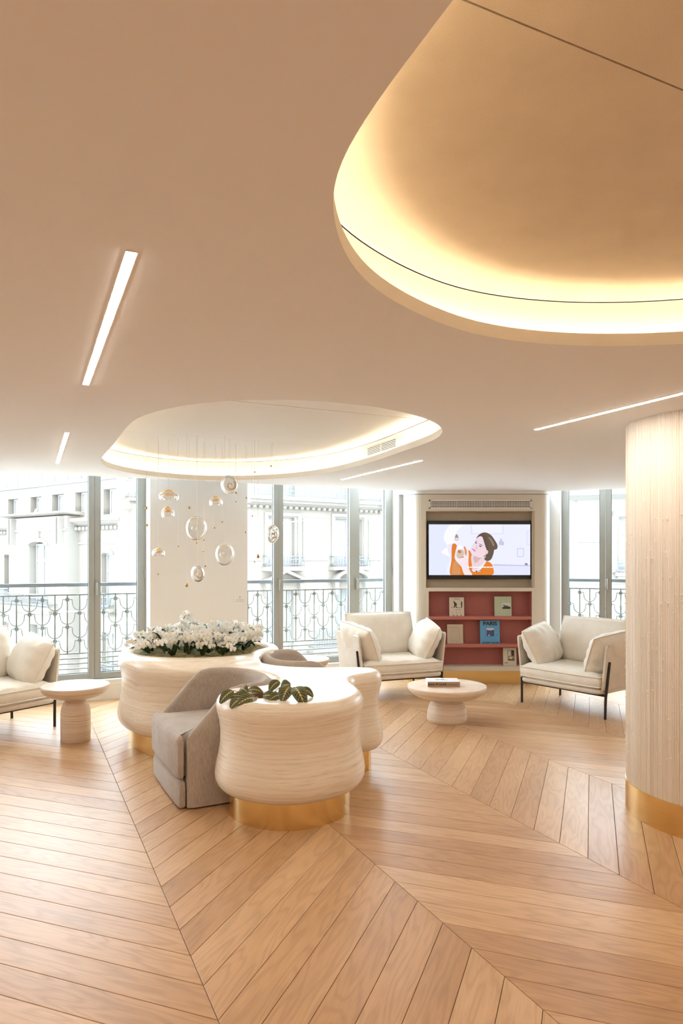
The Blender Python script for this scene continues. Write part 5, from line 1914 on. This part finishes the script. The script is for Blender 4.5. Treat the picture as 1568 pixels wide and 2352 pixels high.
def make_armchair(label):
    t = thing('armchair', label, 'armchair', (0, 0, 0), 0, 'cream armchairs on thin black legs')
    Wd, Dp = 0.93, 0.76
    # seat frame
    P = [Vector(p) for p in rounded_rect(Wd, Dp, 0.10)]
    N = normals2(P)
    lp = [[(p.x, p.y, z) for p in offset(P, N, d)] for z, d in ((0.225, -0.03), (0.228, -0.008), (0.240, 0.0), (0.262, 0.0), (0.272, -0.008), (0.274, -0.03))]
    m = MB().rings(lp)
    n = len(P)
    m.f.append(tuple(range(n - 1, -1, -1)))
    m.f.append(tuple(range(5 * n, 6 * n)))
    m.build('seat_frame', M_SHELL, t, smooth=50)
    # side shells, splayed outwards
    for s in (-1, 1):
        y0, y1 = -0.34, 0.33
        sec = [(0.455, 0.268), (0.470, 0.268), (0.515, 0.68), (0.507, 0.692), (0.497, 0.68)]
        lo = []
        for y, sh in ((y0, 0.02), (y0 + 0.012, 0.0), (y1 - 0.05, 0.0), (y1, 0.03)):
            lo.append([(s * (x - sh * 0.2), y, z - (sh if z > 0.4 else 0)) for x, z in sec])
        m = MB().rings(lo)
        k = len(sec)
        m.f.append(tuple(range(k)))
        m.f.append(tuple(range(4 * k - 1, 3 * k - 1, -1)))
        me = m.mesh('side_shell')
        bm = bmesh.new()
        bm.from_mesh(me)
        bmesh.ops.recalc_face_normals(bm, faces=bm.faces)
        bm.to_mesh(me)
        bm.free()
        link('side_shell', me, M_SHELL, t)
    # back shell
    sec = [(0.325, 0.268), (0.342, 0.268), (0.425, 0.72), (0.416, 0.73), (0.407, 0.72)]
    lo = []
    for x, sh in ((-0.47, 0.03), (-0.43, 0.0), (0.43, 0.0), (0.47, 0.03)):
        lo.append([(x, y - sh, z - (sh if z > 0.4 else 0)) for y, z in sec])
    m = MB().rings(lo)
    k = len(sec)
    m.f.append(tuple(range(k)))
    m.f.append(tuple(range(4 * k - 1, 3 * k - 1, -1)))
    me = m.mesh('back_shell')
    bm = bmesh.new()
    bm.from_mesh(me)
    bmesh.ops.recalc_face_normals(bm, faces=bm.faces)
    bm.to_mesh(me)
    bm.free()
    link('back_shell', me, M_SHELL, t)
    pillow('seat_cushion', 0.92, 0.73, 0.10, band=0.09, p=5, q=0.5, k=0.08, wr=0.011, seed=3, parent=t, loc=(0, -0.02, 0.338), wfreq=17)
    pillow('back_cushion', 0.82, 0.50, 0.21, p=4, q=0.5, k=0.04, wr=0.010, seed=5, parent=t, loc=(0, 0.255, 0.625), rot=(math.radians(90 - 13), 0, 0), wfreq=14)
    for s in (-1, 1):
        o = pillow('arm_cushion', 0.55, 0.43, 0.24, p=3.4, q=0.55, k=0.06, wr=0.014, seed=8 + s, parent=t, wfreq=11)
        R = Matrix.Rotation(-s * math.radians(9), 4, 'Z') @ Matrix.Rotation(s * math.radians(25), 4, 'Y') @ Matrix.Rotation(math.radians(8), 4, 'X') @ Matrix(((0, 0, 1, 0), (1, 0, 0, 0), (0, 1, 0, 0), (0, 0, 0, 1)))
        o.matrix_local = Matrix.Translation((s * 0.385, -0.085, 0.585)) @ R
    for sx in (-1, 1):
        for sy in (-1, 1):
            y = sy * 0.31
            top = (sx * 0.506, y * 0.92, 0.53)
            if sy < 0:
                path = [(sx * 0.474, y, 0.0), (sx * 0.478, y * 0.985, 0.2), (sx * 0.487, y * 0.96, 0.30), top]
            else:
                path = [(sx * 0.452, y, 0.0), (sx * 0.446, y * 0.985, 0.12), (sx * 0.440, y * 0.97, 0.226)]
            MB().tube(path, 0.0125, 8).build('leg', M_BLACK, t, smooth=50)
    for sy in (-1, 1):
        MB().box(-0.47, 0.47, sy * 0.305 - 0.012, sy * 0.305 + 0.012, 0.206, 0.226).build('crossbar', M_BLACK, t)
    return t

ac = make_armchair('cream armchair in front of the window beside the bookshelf niche')
def face_dir(a):
    """rotation so the chair front points to (sin a, -cos a)"""
    return math.radians(a)
ac.location = (0.53, 7.56, 0)
ac.rotation_euler = (0, 0, face_dir(21))
a2 = copy_tree(ac)
a2['label'] = 'cream armchair next to the ribbed column facing the coffee table'
a2.location = (2.40, 6.93, 0)
a2.rotation_euler = (0, 0, face_dir(-53))
a3 = copy_tree(ac)
a3['label'] = 'cream armchair cut by the picture edge beside the tall side table'
a3.location = (-3.06, 5.87, 0)
a3.rotation_euler = (0, 0, face_dir(57))

# ---------------------------------------------------------------- travertine tables
def mushroom_table(label, loc, r_top, h, stem, thick):
    t = thing('side_table' if h > 0.4 else 'coffee_table', label, 'table', loc)
    pts = []
    for k in range(12):
        a = PI / 2 * k / 11
        pts.append((stem[-1][0] * 0.85 + (r_top - stem[-1][0] * 0.85) * math.sin(a) ** 0.8, h - 0.014 - thick * math.cos(a) ** 1.15))
    prof = pts + [(r_top, h - 0.006), (r_top - 0.004, h), (r_top * 0.6, h), (0.001, h)]
    MB().lathe([(0.001, pts[0][1])] + prof, 72, cap0=False, cap1=False).build('top', M_TRAV2, t, smooth=35)
    MB().lathe([(0.001, 0.0)] + stem, 56, cap0=False, cap1=True).build('base', M_TRAV2, t, smooth=40)
    return t
tall = [(0.112, 0.0), (0.116, 0.006), (0.118, 0.10), (0.118, 0.20), (0.115, 0.25), (0.106, 0.285), (0.092, 0.31), (0.076, 0.328), (0.07, 0.36)]
mushroom_table('tall travertine side table standing on the oak floor beside the planter', (-2.185, 5.655, 0), 0.267, 0.452, tall, 0.095)
mushroom_table('travertine side table half hidden behind the desk by the window', (-0.40, 7.12, 0), 0.275, 0.452, tall, 0.095)
lowst = [(0.176, 0.0), (0.181, 0.006), (0.182, 0.04), (0.177, 0.09), (0.165, 0.135), (0.148, 0.170), (0.130, 0.195), (0.12, 0.225)]
mushroom_table('low round travertine coffee table carrying a book', (0.97, 6.335, 0), 0.362, 0.322, lowst, 0.105)

# book lying on the coffee table
bk = thing('book', 'thick white book lettered JEAN PROUVÉ lying on the coffee table', 'book', (0.93, 6.34, 0.3225), math.radians(-1.5))
bw, bd, bt = 0.292, 0.20, 0.048
mw = plain('book_white_jacket', (0.82, 0.82, 0.83, 1), 0.35)
msp = plain('book_tan_spine', srgb(176, 146, 118), 0.5)
MB().box(-bw / 2, bw / 2, -bd / 2 + 0.002, bd / 2, bt - 0.003, bt).box(-bw / 2, bw / 2, -bd / 2 + 0.002, bd / 2, 0, 0.003).build('cover', mw, bk)
MB().box(-bw / 2 + 0.003, bw / 2 - 0.003, -bd / 2 + 0.003, bd / 2 - 0.003, 0.003, bt - 0.003).build('pages', M_PAPER, bk)
sp_ = MB().box(-bw / 2, bw / 2, -bd / 2 - 0.001, -bd / 2 + 0.003, 0, bt).build('spine', msp, bk)
me = text_mesh('JEAN PROUVÉ', 0.0265, 0.0010)
link('lettering', me, plain('ink_dark_brown', srgb(52, 40, 32), 0.6), sp_, (-0.058, -bd / 2 - 0.0018, bt / 2 - 0.001), (PI / 2, 0, 0))
MB().box(0.03, 0.135, -bd / 2 - 0.0015, -bd / 2, 0.027, 0.032).build('ink_line', plain('ink_tan', srgb(128, 104, 84), 0.6), sp_)
MB().box(0.03, 0.13, -bd / 2 - 0.0015, -bd / 2, 0.016, 0.021).build('ink_line', MATS['ink_tan'], sp_)
m = MB()
for (x0, y0, x1, y1) in ((-0.06, -0.02, 0.02, 0.05), (0.02, 0.05, -0.01, -0.03), (-0.07, 0.03, 0.05, -0.01)):
    m.bar((x0, y0, bt + 0.0006), (x1, y1, bt + 0.0006), 0.006, 0.001)
m.build('line_drawing', plain('ink_blue_grey', srgb(140, 150, 180), 0.6), bk)

# ---------------------------------------------------------------- hanging glass installation
PZ = CEIL + RISE
def lens_mesh(rx, rz, th):
    """hollow blown disc lying in local x,z with thickness along y: outer and inner skin"""
    prof = []
    n = 14
    for k in range(n + 1):
        a = PI * k / n
        prof.append((math.sin(a), -math.cos(a)))
    m = MB()
    N_ = 40
    for sc, flip in ((1.0, False), (0.90, True)):
        vs, fs = [], []
        for (r, y) in prof:
            dent = 1 - 0.55 * math.exp(-(r / 0.35) ** 2)
            for k in range(N_):
                a = 2 * PI * k / N_
                wob = 1 + 0.02 * math.sin(3 * a + 0.7)
                vs.append((rx * sc * r * math.cos(a) * wob, th * y * (sc if sc == 1 else 0.72) * dent, rz * sc * r * math.sin(a) * wob))
        for i in range(n):
            for k in range(N_):
                k2 = (k + 1) % N_
                f = (i * N_ + k, i * N_ + k2, (i + 1) * N_ + k2, (i + 1) * N_ + k)
                fs.append(f[::-1] if flip else f)
        m.add(vs, fs)
    return m.mesh('glass_disc', 60)

def cap_mesh(r, h):
    """mushroom cap: hollow dome curling under"""
    outer, inner = [], []
    for k in range(13):
        a = PI * 0.62 * k / 12
        outer.append((r * math.sin(a) if a < PI / 2 else r * math.sin(a), h * 0.5 * math.cos(a) + 0.08 * h))
    inner = [(q * 0.90, z * 0.84) for q, z in outer][::-1]
    prof = [(max(q, 0.0008), z) for q, z in outer + inner]
    return MB().lathe(prof, 36, cap0=False, cap1=False).mesh('glass_cap', 60)

def cord(parent, z, x=0, y=0, r=0.0012):
    MB().tube([(x, y, 0), (x, y, PZ - z)], r, 4).build('cord', M_THREAD, parent)

glassy = [
    ('cap', -1.443, 5.75, 2.007, 0.166, 0.083, 'wide glass cap pendant with amber crown, largest of the caps'),
    ('cap', -1.487, 5.90, 1.872, 0.110, 0.090, 'round glass cap pendant with amber crown under the wide cap'),
    ('cap', -1.489, 5.60, 1.533, 0.104, 0.057, 'flat glass cap pendant with amber crown, lowest of the caps'),
    ('disc', -1.202, 5.70, 1.741, 0.164, 0.203, 'large clear glass disc pendant in the middle of the cluster'),
    ('disc', -1.171, 5.60, 1.365, 0.114, 0.133, 'small clear disc pendant with amber eye, lowest over the orchids'),
    ('cap', -1.104, 6.05, 1.982, 0.118, 0.077, 'glass cap pendant with amber crown beside the spiral disc'),
    ('disc', -0.938, 5.75, 2.107, 0.151, 0.156, 'round glass disc pendant with amber spiral just below the cove'),
    ('disc', -0.950, 5.60, 1.524, 0.147, 0.180, 'tall clear glass disc pendant in front of the pale pier'),
    ('disc', -0.590, 5.90, 1.700, 0.105, 0.155, 'orange tinted disc pendant in front of the window post'),
]
for i, (kind, x, y, z, w, h, lab) in enumerate(glassy):
    t = thing('glass_pendant', lab, 'pendant', (x, y, z), 0, 'blown glass pendants over the planter')
    if kind == 'disc':
        rz = [0, 0, 0, 0.35, -0.25, 0, -0.3, 0.25, 0.6][i]
        d = link('glass_disc', lens_mesh(w / 2 / (math.cos(rz) ** 0.5), h / 2, 0.030), M_GLASS, t, None, (0.12, 0, rz))
        MB().tube([(w * 0.47 * math.cos(a), 0, h * 0.487 * math.sin(a)) for a in [2 * PI * k / 40 for k in range(40)]], 0.0035, 6, closed=True).build('glass_rim', M_GLASS, d, smooth=80)
        if i in (4, 6, 8):
            pts = [(0.012 + (0.007 + 0.0031 * k) * math.cos(k * 0.55) * w / 0.15, 0.0, -0.008 + (0.007 + 0.0031 * k) * math.sin(k * 0.55) * w / 0.15) for k in range(14)]
            MB().tube(pts, 0.0058, 6).build('amber_spiral', M_AMBER, d, smooth=80)
        else:
            pts = [(-0.02 + 0.018 * math.cos(a), -0.004, 0.018 * math.sin(a)) for a in [2 * PI * k / 16 for k in range(16)]]
            MB().tube(pts, 0.003, 6, closed=True).build('glass_ring', M_GLASS, d, smooth=80)
        cord(t, z, 0, 0)
    else:
        c = link('glass_cap', cap_mesh(w / 2, h * 1.35), M_GLASS, t, (0, 0, -h * 0.12), (0.18, 0.08 * (-1) ** i, 0))
        crown = MB().lathe([(0.001, h * 0.86), (w * 0.13, h * 0.82), (w * 0.26, h * 0.70), (w * 0.37, h * 0.50), (w * 0.42, h * 0.36), (w * 0.40, h * 0.34), (w * 0.345, h * 0.48), (w * 0.24, h * 0.64), (w * 0.10, h * 0.745), (0.001, h * 0.76)], 28, cap0=False, cap1=False)
        crown.build('amber_crown', M_AMBER, c, smooth=70)
        cord(t, z, 0, 0)
beads = [(-1.674, 5.9, 1.923, 0.011), (-1.695, 6.0, 1.78, 0.0102), (-1.282, 5.8, 1.918, 0.0089), (-1.353, 5.7, 1.593, 0.0075), (-1.492, 5.6, 1.364, 0.0075), (-1.237, 5.5, 1.276, 0.0125), (-1.209, 5.75, 1.624, 0.0088),
         (-1.18, 5.9, 1.65, 0.008), (-1.207, 6.0, 1.556, 0.0071), (-1.13, 5.7, 1.429, 0.0087), (-1.118, 6.05, 1.761, 0.0092), (-1.024, 5.9, 1.802, 0.007), (-0.912, 5.95, 2.057, 0.0081), (-0.731, 5.8, 2.218, 0.0062),
         (-0.614, 6.0, 2.295, 0.0071), (-0.842, 6.1, 2.027, 0.0062), (-0.777, 6.0, 1.859, 0.0061), (-0.703, 5.8, 1.507, 0.0138), (-0.85, 6.1, 1.722, 0.0062), (-0.757, 6.0, 1.461, 0.0061), (-0.922, 6.0, 1.983, 0.0055)]
BEAD = MB().lathe([(0.001, -1.15), (0.55, -1.0), (0.95, -0.45), (1.0, 0.05), (0.80, 0.7), (0.45, 1.15), (0.18, 1.4), (0.001, 1.45)], 10, cap0=False, cap1=False).mesh('bead', 70)
for (x, y, z, r) in beads:
    t = thing('bead_pendant', 'tiny amber bead hanging on a thread among the glass pendants', 'pendant', (x, y, z), 0, 'amber beads on threads over the planter')
    o = link('bead', BEAD, M_BEAD, t)
    o.scale = (r, r, r)
    cord(t, z, 0, 0, 0.0010)
